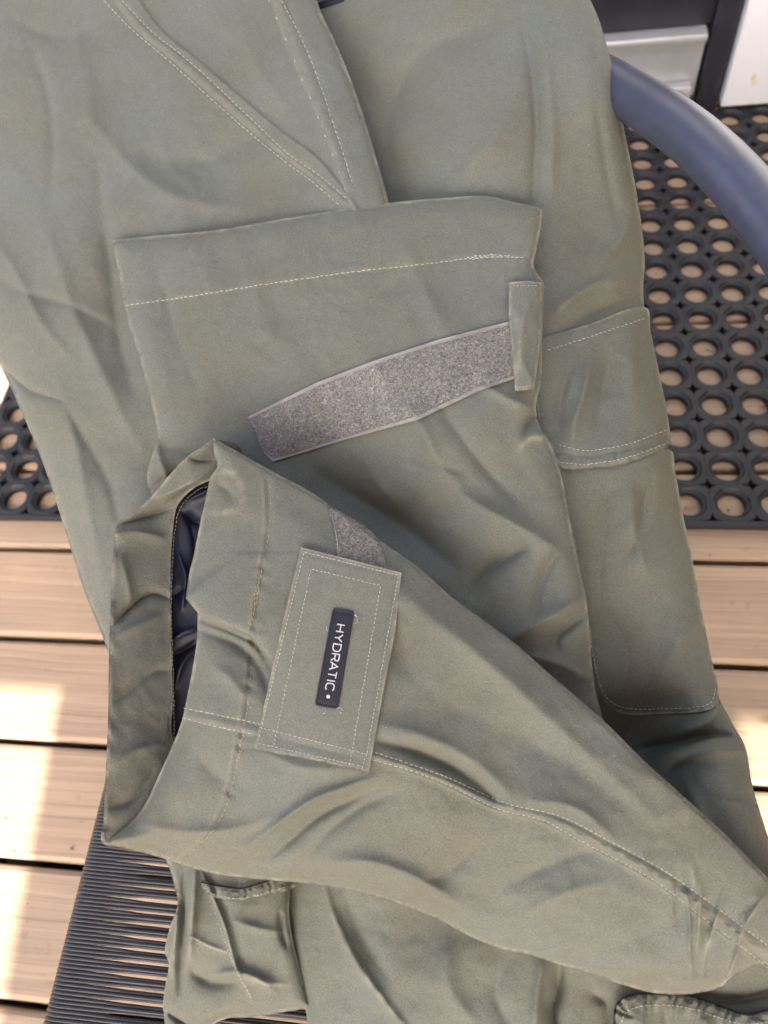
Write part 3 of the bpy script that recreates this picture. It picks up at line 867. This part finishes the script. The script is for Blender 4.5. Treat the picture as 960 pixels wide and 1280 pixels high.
# strap: soft loop pile with a woven selvage, drawn through a fabric keeper
st_out = [(309, 521), (396, 478), (470, 450), (550, 424), (655, 397), (659, 468), (600, 488), (522, 525), (430, 550), (341, 577), (330, 566)]
ST = Cloth(st_out, None, [('g', [(470, 445), (485, 500), (500, 540)], 1.6, 20), ('g', [(395, 470), (420, 560)], -.8, 18)], R=2.5, A=.5, parent=L3, lift=2.6, skirt=2.5, seed=70, grid=3.2, sharp=True, inset=.5)
b_ = ST.build('cuff_strap', M_selvage, TR, 0)
st_in = [(310, 524), (398, 482.5), (472, 454.5), (551, 428.5), (655, 401.5), (659, 464), (598, 484), (520, 521), (430, 546.5), (342, 573), (331, 565)]
SI = Cloth(st_in, None, R=3, A=.5, parent=ST, lift=.7, skirt=1.0, seed=71, grid=2.6, sharp=True, inset=.4, noise=(0, .5, 0))
si = SI.build('loop_pile', M_velcro, b_, 0)
# fuzz of the pile: short curled hairs
mb = MB(); rr = random.Random(5); pin = np.array(st_in, float)
xs = np.array([rr.uniform(309, 656) for _ in range(12000)]); ys = np.array([rr.uniform(400, 577) for _ in range(12000)])
mk = inside(xs, ys, pin); xs, ys = xs[mk][:4200], ys[mk][:4200]
an = rng.uniform(0, 6.283, len(xs)); ln = rng.uniform(1.0, 2.6, len(xs)); cu = rng.uniform(-1, 1, len(xs))
A_ = SI.pt(xs, ys, 0.0); B_ = SI.pt(xs + np.cos(an) * ln * .6, ys + np.sin(an) * ln * .6, .45); C_ = SI.pt(xs + np.cos(an + cu) * ln * 1.3, ys + np.sin(an + cu) * ln * 1.3, .15)
for a, b, c in zip(A_, B_, C_): mb.tube([a, b, c], .00008, 3, False)
M_fuzz = simple('grey_pile_hair', (.33, .30, .265), .8, vscale=500, var=.75)
tag(mb.build('pile_hair', M_fuzz, b_), kind='stuff')
stitches(ST, [[(400, 482), (470, 455), (550, 429), (636, 407)], [(345, 570), (430, 545), (520, 520), (598, 484), (640, 470)]], M_selvage, b_, pitch=5.5, w=.4, dh=1.0)

KP = Cloth([(636, 353), (660, 351), (677, 353), (677, 400), (674, 440), (668, 486), (644, 489), (641, 450), (636, 400)], None,
           [('g', [(640, 380), (650, 420), (646, 480)], .5, 7)], R=5, A=1.6, parent=L3, lift=6.2, skirt=4, seed=75, grid=2.8, sharp=True, inset=1.2)
kp = KP.build('strap_keeper', M_tab, TR)
stitches(KP, [[(640, 357), (674, 357)], [(647, 484), (666, 482)]], M_thread, kp, pitch=4.5, w=.35)

# lower items on the seat ------------------------------------------------------
L6 = Cloth([(350, 1040), (500, 1040), (760, 1120), (1000, 1180), (1110, 1300), (1110, 1440), (400, 1440), (392, 1330), (384, 1275), (374, 1225), (362, 1175), (355, 1130), (350, 1085)],
           [(370, 1100, -8), (400, 1280, -6), (540, 1150, 4), (600, 1280, 10), (700, 1250, 6), (690, 1400, 2), (900, 1280, 6), (1050, 1300, 0), (480, 1400, 2)],
           [('g', [(405, 1105), (420, 1150), (445, 1200), (480, 1250), (520, 1300)], 2.6, 7, 2.2), ('g', [(430, 1110), (450, 1170), (490, 1230)], -2, 16),
            ('g', [(700, 1195), (697, 1240), (692, 1262), (698, 1300)], -6, 9, 1.5), ('g', [(680, 1190), (672, 1240), (668, 1300)], 4, 13),
            ('g', [(360, 1120), (375, 1180), (392, 1240), (405, 1300)], 2, 12), ('g', [(560, 1170), (560, 1230), (600, 1290)], 2.6, 26),
            ('g', [(640, 1190), (620, 1240), (640, 1290)], -2, 18), ('g', [(740, 1240), (760, 1260), (745, 1300)], -2.4, 10), ('g', [(870, 1245), (920, 1250), (970, 1240)], -3, 9)],
           R=8, A=3, R2=30, A2=8, noise=(3, 1.5, 2.2), skirt=40, seed=80, grid=3.6, inset=4)
o6 = L6.build('thigh', M_cloth, TR)
PF = Cloth([(768, 1310), (768, 1275), (770, 1258), (781, 1247), (800, 1243), (830, 1242), (862, 1245), (893, 1255), (925, 1267), (940, 1268), (965, 1262), (1030, 1250), (1060, 1420), (768, 1420)], None,
           [('p', [(772, 1290), (776, 1262), (792, 1252), (830, 1248), (893, 1260), (940, 1273)], .9, 16, 13), ('g', [(830, 1262), (835, 1290), (830, 1330)], -2.6, 12), ('g', [(800, 1262), (802, 1290), (798, 1320)], 1.5, 9), ('g', [(880, 1270), (890, 1300)], 1.8, 12)],
           R=3.5, A=1.4, parent=L6, lift=4.5, skirt=6, seed=85, grid=3.0, inset=1.5)
pf = PF.build('pocket_flap', M_cloth, TR)
mb = MB(); q = crom([(768, 1300), (768, 1275), (770, 1258), (781, 1247), (800, 1243), (830, 1242), (862, 1245), (893, 1255), (925, 1267), (940, 1268), (965, 1262), (1030, 1250)], 4)
mb.tube(list(PF.pt(q[:, 0], q[:, 1], .5)), .0006, 6); mb.build('edge_binding', M_piping, pf)
stitches(PF, [[(776, 1290), (780, 1268), (795, 1259), (830, 1256), (870, 1262), (893, 1270), (930, 1280), (965, 1276)]], M_thread, pf, pitch=5.5)

L5 = Cloth([(205, 1030), (360, 1040), (362, 1110), (362, 1150), (372, 1200), (386, 1250), (389, 1258), (350, 1266), (310, 1272), (285, 1273), (262, 1284), (240, 1310), (215, 1310), (204, 1262), (206, 1235), (211, 1205), (206, 1190), (212, 1160), (222, 1130), (216, 1100)],
           [(210, 1060, -6), (350, 1060, -2), (240, 1180, 2), (215, 1250, -8), (300, 1180, 4), (380, 1240, -6), (260, 1260, -4), (340, 1250, -4)],
           [('g', [(232, 1085), (230, 1130), (226, 1180), (224, 1240)], -5.5, 6, 1.4), ('g', [(245, 1085), (243, 1120), (240, 1160), (236, 1200)], 4.5, 7),
            ('g', [(220, 1090), (222, 1150), (214, 1220)], 3.5, 6), ('g', [(236, 1205), (252, 1222), (280, 1228), (300, 1225)], -4.5, 9, 2),
            ('g', [(262, 1225), (290, 1215), (320, 1222), (345, 1240)], 3, 10), ('g', [(252, 1090), (266, 1120), (282, 1160), (296, 1210), (316, 1250)], 1.6, 4.5),
            ('g', [(258, 1090), (272, 1120), (290, 1165), (303, 1212)], -1.5, 7), ('g', [(206, 1262), (222, 1275), (240, 1285)], -3.5, 6),
            ('g', [(240, 1170), (262, 1182), (286, 1190)], 1.0, 5), ('g', [(290, 1150), (320, 1160), (350, 1165)], 1.6, 9), ('g', [(350, 1140), (352, 1165), (358, 1185)], -3, 5),
            ('g', [(300, 1220), (330, 1228), (360, 1230)], 1.2, 7)],
           R=7, A=3.5, R2=18, A2=5, noise=(1, 1.4, 1.8), skirt=30, seed=90, grid=2.8, inset=3)
o5 = L5.build('pocket_bag', M_cloth, TR)
PK = Cloth([(252, 1104), (275, 1109), (300, 1112), (318, 1108), (340, 1101), (365, 1096), (368, 1110), (340, 1117), (318, 1122), (298, 1127), (268, 1122)], None,
           [('p', [(256, 1110), (300, 1119), (356, 1106)], .5, 9, 11)], R=3, A=1.0, parent=L5, lift=2.2, skirt=3, seed=95, grid=2.5, inset=1)
pk = PK.build('pocket_hem', M_tab, TR)
stitches(PK, [[(256, 1114), (272, 1119), (300, 1123), (320, 1119), (358, 1108)]], M_thread, pk, pitch=4.6, w=.45)
mb = MB(); q = crom([(252, 1103), (275, 1108), (300, 1111), (318, 1107), (342, 1099)], 4)
mb.tube(list(PK.pt(q[:, 0], q[:, 1], .2)), .0005, 5); mb.build('edge_binding', M_piping, pk)
stitches(L5, [[(262, 1125), (272, 1150), (284, 1185), (298, 1218), (315, 1248)], [(240, 1172), (262, 1184), (286, 1192)]], M_thread, o5, pitch=5, w=.4)

# front lower leg: opening, lining, hem band, outside ---------------------------
LN = Cloth([(270, 585), (222, 625), (200, 680), (196, 800), (200, 950), (240, 930), (300, 800), (300, 600)],
           [(215, 640, 19), (270, 600, 22), (215, 800, 14), (215, 930, 14), (260, 800, 12), (280, 700, 13)],
           [('g', [(228, 640), (250, 655), (275, 650)], -4, 7), ('g', [(222, 690), (232, 720), (228, 760)], 3.5, 5), ('g', [(215, 745), (235, 735), (260, 720)], -3, 6),
            ('g', [(236, 640), (245, 690), (240, 740)], -3, 6), ('g', [(214, 800), (232, 790), (250, 785)], 3, 6), ('g', [(214, 820), (232, 812), (250, 800)], -3.5, 6),
            ('g', [(218, 860), (228, 830), (240, 815)], 2.5, 6), ('g', [(235, 625), (255, 615), (270, 610)], 3, 5)],
           R=2, A=.5, noise=(.6, 1.3, 1.6), skirt=4, seed=100, grid=2.6)
ln = LN.build('lining', M_navy, TR, 0)
HB = Cloth([(266, 548), (266, 548), (250, 560), (236, 569), (215, 590), (190, 620), (168, 640), (150, 651), (144, 665), (143, 682), (139, 705), (138, 760), (136, 830), (135, 900), (132, 970), (129, 1030), (128, 1054),
            (150, 1056), (215, 1000), (240, 930), (218, 930), (216, 870), (214, 800), (213, 740), (214, 690), (217, 655), (222, 632), (240, 612), (264, 600), (300, 590), (300, 560)],
           [(266, 550, 52), (150, 652, 42), (137, 800, 44), (130, 1050, 46), (216, 640, 26), (214, 800, 22), (217, 930, 22), (180, 800, 36), (180, 1000, 36), (262, 602, 34), (220, 590, 42), (300, 560, 26), (300, 600, 20)],
           [('g', [(139, 785), (155, 768), (172, 752), (190, 742), (213, 748)], -4.2, 5.5, 1.4), ('g', [(142, 800), (165, 785), (200, 768)], 2.6, 9), ('g', [(150, 655), (175, 648), (200, 640), (218, 634)], -3.5, 5, 1.6),
            ('g', [(145, 668), (170, 665), (205, 672)], 2.8, 9), ('g', [(236, 572), (250, 576), (268, 574)], -2.5, 5), ('g', [(195, 622), (225, 610), (262, 590)], 1.6, 5),
            ('g', [(205, 632), (235, 612), (264, 602)], -1.4, 4), ('g', [(140, 880), (165, 860), (190, 840), (212, 838)], -2.2, 10), ('g', [(150, 690), (160, 730), (165, 760)], 2, 10),
            ('g', [(138, 960), (165, 940), (200, 930)], 2, 12), ('g', [(136, 1010), (165, 1000), (195, 960)], -2.2, 10),
            ('l', [(217, 655), (214, 690), (213, 740), (214, 800), (216, 870), (218, 930)], .8, 2.5), ('p', [(150, 560), (144, 700), (137, 860), (131, 1040)], .9, 9, 47)],
           R=4, A=1.6, noise=(1.5, 1.7, 2.2), skirt=28, seed=110, grid=2.8, inset=2)
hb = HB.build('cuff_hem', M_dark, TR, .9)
stitches(HB, [[(264, 606), (245, 614), (226, 634), (219, 660), (216, 700), (214, 750), (215, 800), (217, 860), (218, 925)]], M_thread_d, hb, pitch=5, w=.35)

FX = [('g', [(268, 592), (285, 588), (300, 598), (303, 615)], .5, 7), ('g', [(262, 640), (285, 640), (300, 632), (302, 610)], .6, 7), ('g', [(270, 605), (285, 612), (290, 625)], -1.3, 7),
      ('l', [(335, 600), (337, 660), (326, 730), (316, 800), (312, 860), (300, 930), (285, 1000), (262, 1045), (228, 1078)], -.45, 3.2),
      ('s', [(330, 600), (332, 660), (321, 730), (311, 800), (307, 860), (295, 930), (280, 1000), (257, 1045), (223, 1078)], .6, 3, 45, 1),
      ('p', [(337, 660), (326, 730), (316, 800), (312, 860), (300, 930), (285, 1000)], .4, 10, 26),
      ('s', [(222, 738), (232, 752), (248, 767), (265, 774), (285, 782), (304, 790), (314, 794), (324, 806), (334, 821), (346, 842), (356, 862)], 7.5, 1.1, 42, -1, 1),
      ('g', [(236, 760), (252, 774), (268, 781), (288, 789), (305, 797), (316, 802), (326, 814), (336, 832), (346, 856)], -2.6, 6),
      ('g', [(244, 786), (275, 796), (305, 812), (330, 845), (338, 880)], -3.2, 13), ('g', [(262, 830), (290, 850), (310, 880)], 1.6, 14),
      ('g', [(300, 640), (360, 650), (430, 700), (560, 790), (700, 900)], 3, 55), ('g', [(500, 740), (600, 820), (720, 930), (820, 1020)], 2.5, 26),
      ('g', [(500, 880), (600, 900), (720, 960), (820, 1040)], -2.2, 50), ('g', [(480, 760), (520, 850), (600, 900)], -1.6, 40),
      ('g', [(470, 925), (520, 938), (570, 960), (606, 986), (622, 1004)], -5.2, 8, 2.2), ('g', [(470, 905), (530, 920), (590, 950), (640, 995)], 2.2, 18),
      ('g', [(470, 972), (430, 985), (390, 1000), (350, 1028), (310, 1058)], 3.8, 9, 1.0), ('g', [(470, 985), (430, 1003), (395, 1022), (360, 1052), (330, 1078)], -4.0, 14, 1.2),
      ('g', [(500, 990), (450, 1010), (400, 1050), (380, 1085)], -1.8, 14), ('g', [(400, 1080), (470, 1080), (540, 1110), (600, 1150)], 4.0, 20),
      ('g', [(330, 940), (380, 960), (440, 962)], 1.6, 14), ('g', [(240, 935), (270, 970), (310, 990)], -1.4, 18), ('g', [(180, 1030), (230, 1040), (300, 1035), (340, 1020)], 2.2, 14),
      ('g', [(615, 1118), (670, 1088), (720, 1068), (755, 1062)], -1.7, 22), ('g', [(640, 1150), (700, 1120), (760, 1100)], 2.2, 22), ('g', [(700, 1200), (780, 1180), (850, 1150)], -1.6, 22),
      ('g', [(660, 1000), (720, 1010), (770, 1050)], 1.7, 14), ('g', [(600, 1050), (560, 1090), (520, 1110)], -1.6, 20),
      # seam down the leg
      ('s', [(228, 897), (318, 918), (400, 935), (460, 950), (510, 966), (560, 985), (620, 1014), (680, 1030), (720, 1052), (770, 1078), (820, 1106), (880, 1152), (930, 1190), (990, 1240)], 1.4, 2.2, 30, -1),
      ('l', [(462, 943), (510, 958), (560, 977), (620, 1004), (690, 1024), (740, 1050), (800, 1080), (855, 1118), (910, 1158), (968, 1200)], .35, 5),
      ('l', [(458, 948), (510, 962), (560, 981), (620, 1010), (680, 1026), (720, 1048), (770, 1074), (820, 1102), (880, 1148), (930, 1186), (970, 1218)], -.45, 1.9),
      ('l', [(228, 885), (318, 906), (460, 938), (560, 974), (640, 1006), (700, 1022), (760, 1052), (830, 1090), (890, 1130), (960, 1182)], -.3, 3),
      ('p', [(600, 995), (660, 1018), (720, 1040), (780, 1070), (850, 1112), (920, 1165), (980, 1205)], .25, 15, 23),
      # creases fanning from the knee bend at lower right
      ('g', [(858, 1112), (862, 1150), (862, 1185), (864, 1215)], 1.7, 3.6), ('g', [(876, 1105), (874, 1150), (872, 1190)], 1.4, 4), ('g', [(866, 1080), (868, 1110)], 1.2, 4),
      ('g', [(925, 1175), (918, 1200), (908, 1225), (900, 1240)], 1.9, 3.4), ('g', [(905, 1110), (898, 1140), (885, 1180), (878, 1220)], 1.4, 4.5), ('g', [(930, 1140), (925, 1165)], 1.4, 4),
      ('g', [(955, 1120), (935, 1150), (922, 1180)], 1.7, 4.5), ('g', [(845, 1090), (846, 1120), (848, 1160)], -1.2, 6), ('g', [(890, 1125), (886, 1170), (882, 1210)], -1.5, 6), ('g', [(940, 1190), (955, 1200), (975, 1195)], -2.6, 10),
      ('g', [(830, 1235), (870, 1225), (900, 1228)], 2.5, 14)]
L4 = Cloth([(266, 547), (266, 547), (300, 566), (342, 590), (380, 610), (415, 632), (450, 656), (482, 680), (522, 708), (562, 744), (600, 772), (640, 801), (680, 836), (722, 872), (762, 908), (802, 948), (842, 984), (882, 1020), (922, 1058), (962, 1100), (1010, 1150), (1090, 1230),
            (1100, 1320), (1000, 1260), (960, 1207), (920, 1218), (900, 1234), (860, 1243), (815, 1241), (780, 1232), (740, 1218), (700, 1206), (662, 1194), (625, 1186), (590, 1172), (560, 1156), (520, 1138), (480, 1124), (430, 1112), (380, 1104), (330, 1100), (280, 1094), (240, 1086), (200, 1072), (160, 1062), (128, 1054), (128, 1054),
            (148, 1040), (166, 1026), (182, 1004), (200, 966), (214, 935), (226, 905), (232, 880), (240, 840), (246, 800), (247, 766), (247, 766), (232, 748), (232, 748), (236, 720), (243, 690), (250, 655), (258, 620), (262, 600), (266, 592), (272, 582), (268, 570)],
           [(266, 548, 68), (340, 600, 60), (500, 700, 54), (700, 860, 54), (960, 1100, 46), (235, 750, 62), (330, 760, 64), (228, 900, 56), (330, 860, 60), (130, 1052, 58), (220, 1060, 44), (300, 1000, 56), (450, 860, 66), (600, 960, 62), (440, 1080, 52), (600, 1140, 42), (760, 1120, 50), (860, 1225, 34), (960, 1160, 40), (1080, 1260, 20)],
           FX, R=7, A=2.8, R2=44, A2=12, noise=(3, 1.5, 2.2), skirt=24, seed=130, grid=3.3, inset=2.5)
L4.R2w = lambda x, y: .18 + .82 / (1 + np.exp(-(y - (905 + .58 * (x - 400))) / 45.))
o4 = L4.build('lower_leg', M_cloth, TR)
stitches(L4, [[(228, 897), (270, 908), (318, 918)], [(229, 909 - 24), (270, 893), (326, 905)], [(462, 938), (510, 954), (560, 972), (610, 995), (640, 1006), (700, 1020), (760, 1050), (830, 1088), (890, 1130), (965, 1186)],
              [(458, 948), (510, 962), (560, 981), (620, 1010), (680, 1026), (720, 1048), (770, 1074), (820, 1102), (880, 1148), (930, 1186), (970, 1218)]], M_thread, o4, pitch=6.6)
stitches(L4, [[(337, 604), (338, 640), (334, 680), (325, 725), (318, 765), (311, 787)], [(315, 815), (312, 860), (303, 920), (294, 965), (284, 1005), (268, 1036), (245, 1060), (222, 1080)]], M_thread_d, o4, pitch=7, w=.42)
stitches(L4, [[(324, 724), (318, 750), (310, 784)], [(326, 722), (321, 745), (314, 765)], [(304, 916), (300, 940), (296, 955)], [(313, 880), (306, 908)]], M_thread_d, o4, pitch=4.5, w=.6, jit=1.6)

# loop patch under the tab
VP = Cloth([(411, 634), (430, 642), (452, 655), (468, 668), (477, 685), (479, 714), (424, 700), (419, 660)], None, R=3, A=.8, parent=L4, lift=1.6, skirt=2, seed=150, grid=2.6, inset=.6, noise=(0, .6, 0))
vp = VP.build('loop_patch', M_velcro, TR, 0)
stitches(VP, [[(415, 640), (421, 665), (424, 698)]], M_selvage, vp, pitch=200, fill=.98, w=.9, dh=.2)

# the badge tab
tabq = [(376, 684), (440, 700), (502, 716), (494, 790), (478, 870), (461, 966), (390, 950), (317, 937), (335, 860), (355, 770)]
_c = [(376, 684), (440, 700), (502, 716), (494, 790), (478, 870), (461, 966), (390, 950), (317, 937), (335, 860), (355, 770), (425, 780), (410, 860)]
_hc = L4.h(np.array([q[0] for q in _c], float), np.array([q[1] for q in _c], float))
_A = np.array([[1, q[0] - 400, q[1] - 820, (q[0] - 400) ** 2 / 300.] for q in _c], float)
_w = np.linalg.lstsq(_A, _hc, rcond=None)[0]
_fit = _A @ _w
_ct = [(q[0], q[1], .65 * f + .35 * h + 1.0) for q, f, h in zip(_c, _fit, _hc)]
TB = Cloth(tabq, _ct, [('g', [(340, 920), (400, 936), (450, 948)], -.5, 8), ('g', [(420, 700), (400, 800), (380, 930)], 1.2, 45),
                        ('l', [(381, 692), (497, 720)], -.25, 2.5), ('l', [(381, 692), (322, 934)], -.25, 2.5), ('l', [(497, 720), (455, 960)], -.25, 2.5)], R=3, A=.7, lift=0, skirt=7, seed=160, grid=2.4, sharp=True, inset=.8, noise=(.6, .5, .5))
_gx, _gy = np.meshgrid(np.arange(320, 502, 5.), np.arange(686, 964, 5.)); _gx = _gx.ravel(); _gy = _gy.ravel(); _m = inside(_gx, _gy, TB.P); _gx, _gy = _gx[_m], _gy[_m]
TB.lift = max(0.0, float(np.percentile(L4.h(_gx, _gy) - TB.h(_gx, _gy, False), 99.5))) + 1.0
print('tab lift', TB.lift)
tb = TB.build('cuff_tab', M_tab, TR)
stitches(TB, [[(380, 690), (498, 719)], [(380, 690), (323, 925)], [(324, 909), (460, 943)], [(322, 929), (458, 959)], [(498, 719), (458, 945)], [(456, 946), (453, 962)]], M_thread, tb, pitch=5.3, w=.5)
stitches(TB, [[(389, 711), (476, 732)], [(389, 711), (342, 932)], [(476, 732), (437, 957)]], M_thread, tb, pitch=5.3, w=.5)

BQ = np.array([(416, 760), (443, 764), (422.5, 887), (393, 882)], float)   # top-left, top-right, bottom-right, bottom-left


def bq(u, v):      # u along (top to bottom), v across (left to right)
    u = np.asarray(u, float); v = np.asarray(v, float)
    a = BQ[0] * (1 - u)[..., None] + BQ[3] * u[..., None]; b = BQ[1] * (1 - u)[..., None] + BQ[2] * u[..., None]
    q = a * (1 - v)[..., None] + b * v[..., None]
    return q[..., 0], q[..., 1]


class Badge:
    @staticmethod
    def pt(u, v, dh):
        x, y = bq(u, v); return TB.pt(x, y, dh)


# rounded plate with a raised rim
def rrect(m, rad, n=4):
    Lu, Lv = 122., 28.
    out = []
    for cu, cv_, a0 in ((m + rad, m + rad, 180), (Lu - m - rad, m + rad, 270), (Lu - m - rad, Lv - m - rad, 0), (m + rad, Lv - m - rad, 90)):
        for k in range(n + 1):
            a = math.radians(a0 + 90 * k / n); out.append(((cu + rad * math.cos(a)) / Lu, (cv_ + rad * math.sin(a)) / Lv))
    out = np.array(out); res = []
    for a, b in zip(out, np.roll(out, -1, 0)):
        k = max(1, int(np.hypot((b - a)[0] * Lu, (b - a)[1] * Lv) / 3))
        res += [a + (b - a) * j / k for j in range(k)]
    return np.array(res)


_r0 = rrect(0, 4)


def ins(m): return .5 + (_r0 - .5) * np.array([1 - 2 * m / 122., 1 - 2 * m / 28.])


loopsb = [(_r0, -.4), (_r0, .75), (ins(.8), 1.0), (ins(2.0), 1.0), (ins(2.7), .7)]
Vb = np.vstack([Badge.pt(l[:, 0], l[:, 1], h_) for l, h_ in loopsb]); nb = len(loopsb[0][0])
fb = [(i * nb + k, i * nb + (k + 1) % nb, (i + 1) * nb + (k + 1) % nb, (i + 1) * nb + k) for i in range(len(loopsb) - 1) for k in range(nb)]
gu, gv = np.meshgrid(np.linspace(.022, .978, 24), np.linspace(.09, .91, 6), indexing='ij'); g0 = len(Vb)
Vb = np.vstack([Vb, Badge.pt(gu.ravel(), gv.ravel(), .7)])
fb += [(g0 + a * 6 + b, g0 + (a + 1) * 6 + b, g0 + (a + 1) * 6 + b + 1, g0 + a * 6 + b + 1) for a in range(23) for b in range(5)]
bd = mesh_obj('badge', Vb, fb, M_rubber, tb, False)
mb = MB()
M_rib = simple('badge_rib', (.022, .022, .040), .5, var=.05)
for i in range(11):
    v = .13 + .74 * i / 10
    us = np.linspace(.035, .965, 30)
    mb.tube(list(Badge.pt(us, us * 0 + v, .74)), .00021, 5)
mb.build('rib', M_rib, tb)

# HYDRATIC lettering by strokes; letter box: width along u, height along v (letter tops point right)
LET = {
    'H': (.82, [[(0, 0), (0, 1)], [(.82, 0), (.82, 1)], [(0, .5), (.82, .5)]]),
    'Y': (.86, [[(0, 1), (.43, .48)], [(.86, 1), (.43, .48)], [(.43, .5), (.43, 0)]]),
    'D': (.84, [[(0, 0), (0, 1), (.46, 1), (.68, .93), (.82, .74), (.84, .5), (.82, .26), (.68, .07), (.46, 0), (0, 0)]]),
    'R': (.80, [[(0, 0), (0, 1), (.55, 1), (.74, .92), (.79, .74), (.74, .55), (.55, .47), (0, .47)], [(.5, .47), (.8, 0)]]),
    'A': (.92, [[(0, 0), (.46, 1), (.92, 0)], [(.17, .33), (.75, .33)]]),
    'T': (.78, [[(0, 1), (.78, 1)], [(.39, 1), (.39, 0)]]),
    'I': (.0, [[(0, 0), (0, 1)]]),
    'C': (.80, [[(.8, .86), (.66, 1), (.26, 1), (.07, .9), (0, .7), (0, .3), (.07, .1), (.26, 0), (.66, 0), (.8, .14)]])}
capv = .345; v0 = .33; u0 = .155; sc_u = 9.8 / 122
tot = sum(LET[c][0] + .32 for c in 'HYDRATIC') - .32
sc_u = (.845 - u0) / tot
mb = MB(); uu = u0; wst = .14


def stroke(pts):
    pts = [np.array(q, float) for q in pts]
    closed = np.allclose(pts[0], pts[-1])
    L_, R_ = [], []
    n = len(pts)
    for i, q in enumerate(pts):
        if closed: a = pts[i - 1] if i > 0 else pts[-2]; b = pts[i + 1] if i < n - 1 else pts[1]
        else: a = pts[max(i - 1, 0)]; b = pts[min(i + 1, n - 1)]
        d1 = q - a; d2 = b - q
        d1 = d1 / (np.linalg.norm(d1) + 1e-9); d2 = d2 / (np.linalg.norm(d2) + 1e-9)
        if np.linalg.norm(q - a) < 1e-6: d1 = d2
        if np.linalg.norm(b - q) < 1e-6: d2 = d1
        n1 = np.array([-d1[1], d1[0]]); n2 = np.array([-d2[1], d2[0]]); m = n1 + n2; m /= np.linalg.norm(m) + 1e-9
        k = wst / 2 / max(.45, m @ n1)
        L_.append(q + m * k); R_.append(q - m * k)
    P = np.array(L_ + R_)
    us = uu + P[:, 0] * sc_u; vs = v0 + P[:, 1] * capv
    top = Badge.pt(us, vs, 1.16); bot = Badge.pt(us, vs, .6)
    f = []
    for i in range(n - 1):
        f.append((i, i + 1, n + i + 1, n + i))
        f.append((2 * n + i, 2 * n + i + 1, i + 1, i)); f.append((n + i, n + i + 1, 3 * n + i + 1, 3 * n + i))
    mb.add(list(top) + list(bot), f)


for c in 'HYDRATIC':
    w_, ss = LET[c]
    for s_ in ss: stroke(s_)
    uu += (w_ + .32 - (.14 if c in 'AR' else 0)) * sc_u
a = np.linspace(0, 2 * np.pi, 16, endpoint=False)
du = .0185
top = Badge.pt(.888 + du * np.cos(a), .50 + .0 + du * 122 / 28 * np.sin(a) * 1.0 + .0, 1.16)
mb.add(list(top), [tuple(range(16))])
mb.build('lettering', M_letter, tb, False)
# stray thread ends round the badge
mb = MB()
for pts in ([(443, 765), (446, 771), (447, 777), (444, 780)], [(442, 768), (447, 771)], [(408, 783), (409, 788), (410, 789)], [(407, 812), (409, 815), (411, 817)],
            [(408, 886), (406, 891), (404, 892)], [(421, 886), (425, 884), (428, 888)], [(425, 890), (427, 892)]):
    q = np.array(pts, float); mb.tube(list(TB.pt(q[:, 0], q[:, 1], .5)), .00016, 5)
tag(mb.build('thread_end', M_letter, tb), kind='stuff')

# lint and dust clinging to the cloth
M_lint = simple('pale_lint', (.34, .33, .30), .9, vscale=300, var=.3)
for cl, ob, cnt in ((L4, o4, 90), (L3, o3, 60), (L0, o0, 70), (L1, o1, 40), (HB, hb, 30)):
    mb = MB(); P = cl.P; lo = np.maximum(P.min(0), 0); hi = np.minimum(P.max(0), [960, 1280])
    q = rng.uniform(lo, hi, (cnt * 4, 2)); q = q[inside(q[:, 0], q[:, 1], P)][:cnt]
    an = rng.uniform(0, 6.28, len(q)); ln = np.where(rng.rand(len(q)) < .12, rng.uniform(4, 9, len(q)), rng.uniform(.6, 1.6, len(q)))
    cu = rng.uniform(-.9, .9, len(q))
    a = cl.pt(q[:, 0], q[:, 1], .15); b = cl.pt(q[:, 0] + np.cos(an) * ln * .5, q[:, 1] + np.sin(an) * ln * .5, .5); c = cl.pt(q[:, 0] + np.cos(an + cu) * ln, q[:, 1] + np.sin(an + cu) * ln, .2)
    for i in range(len(q)): mb.tube([a[i], b[i], c[i]], .00013 if ln[i] < 3 else .00007, 4)
    tag(mb.build('lint', M_lint, ob), kind='stuff')

print('verts', sum(len(o.data.vertices) for o in bpy.data.objects if o.type == 'MESH'))
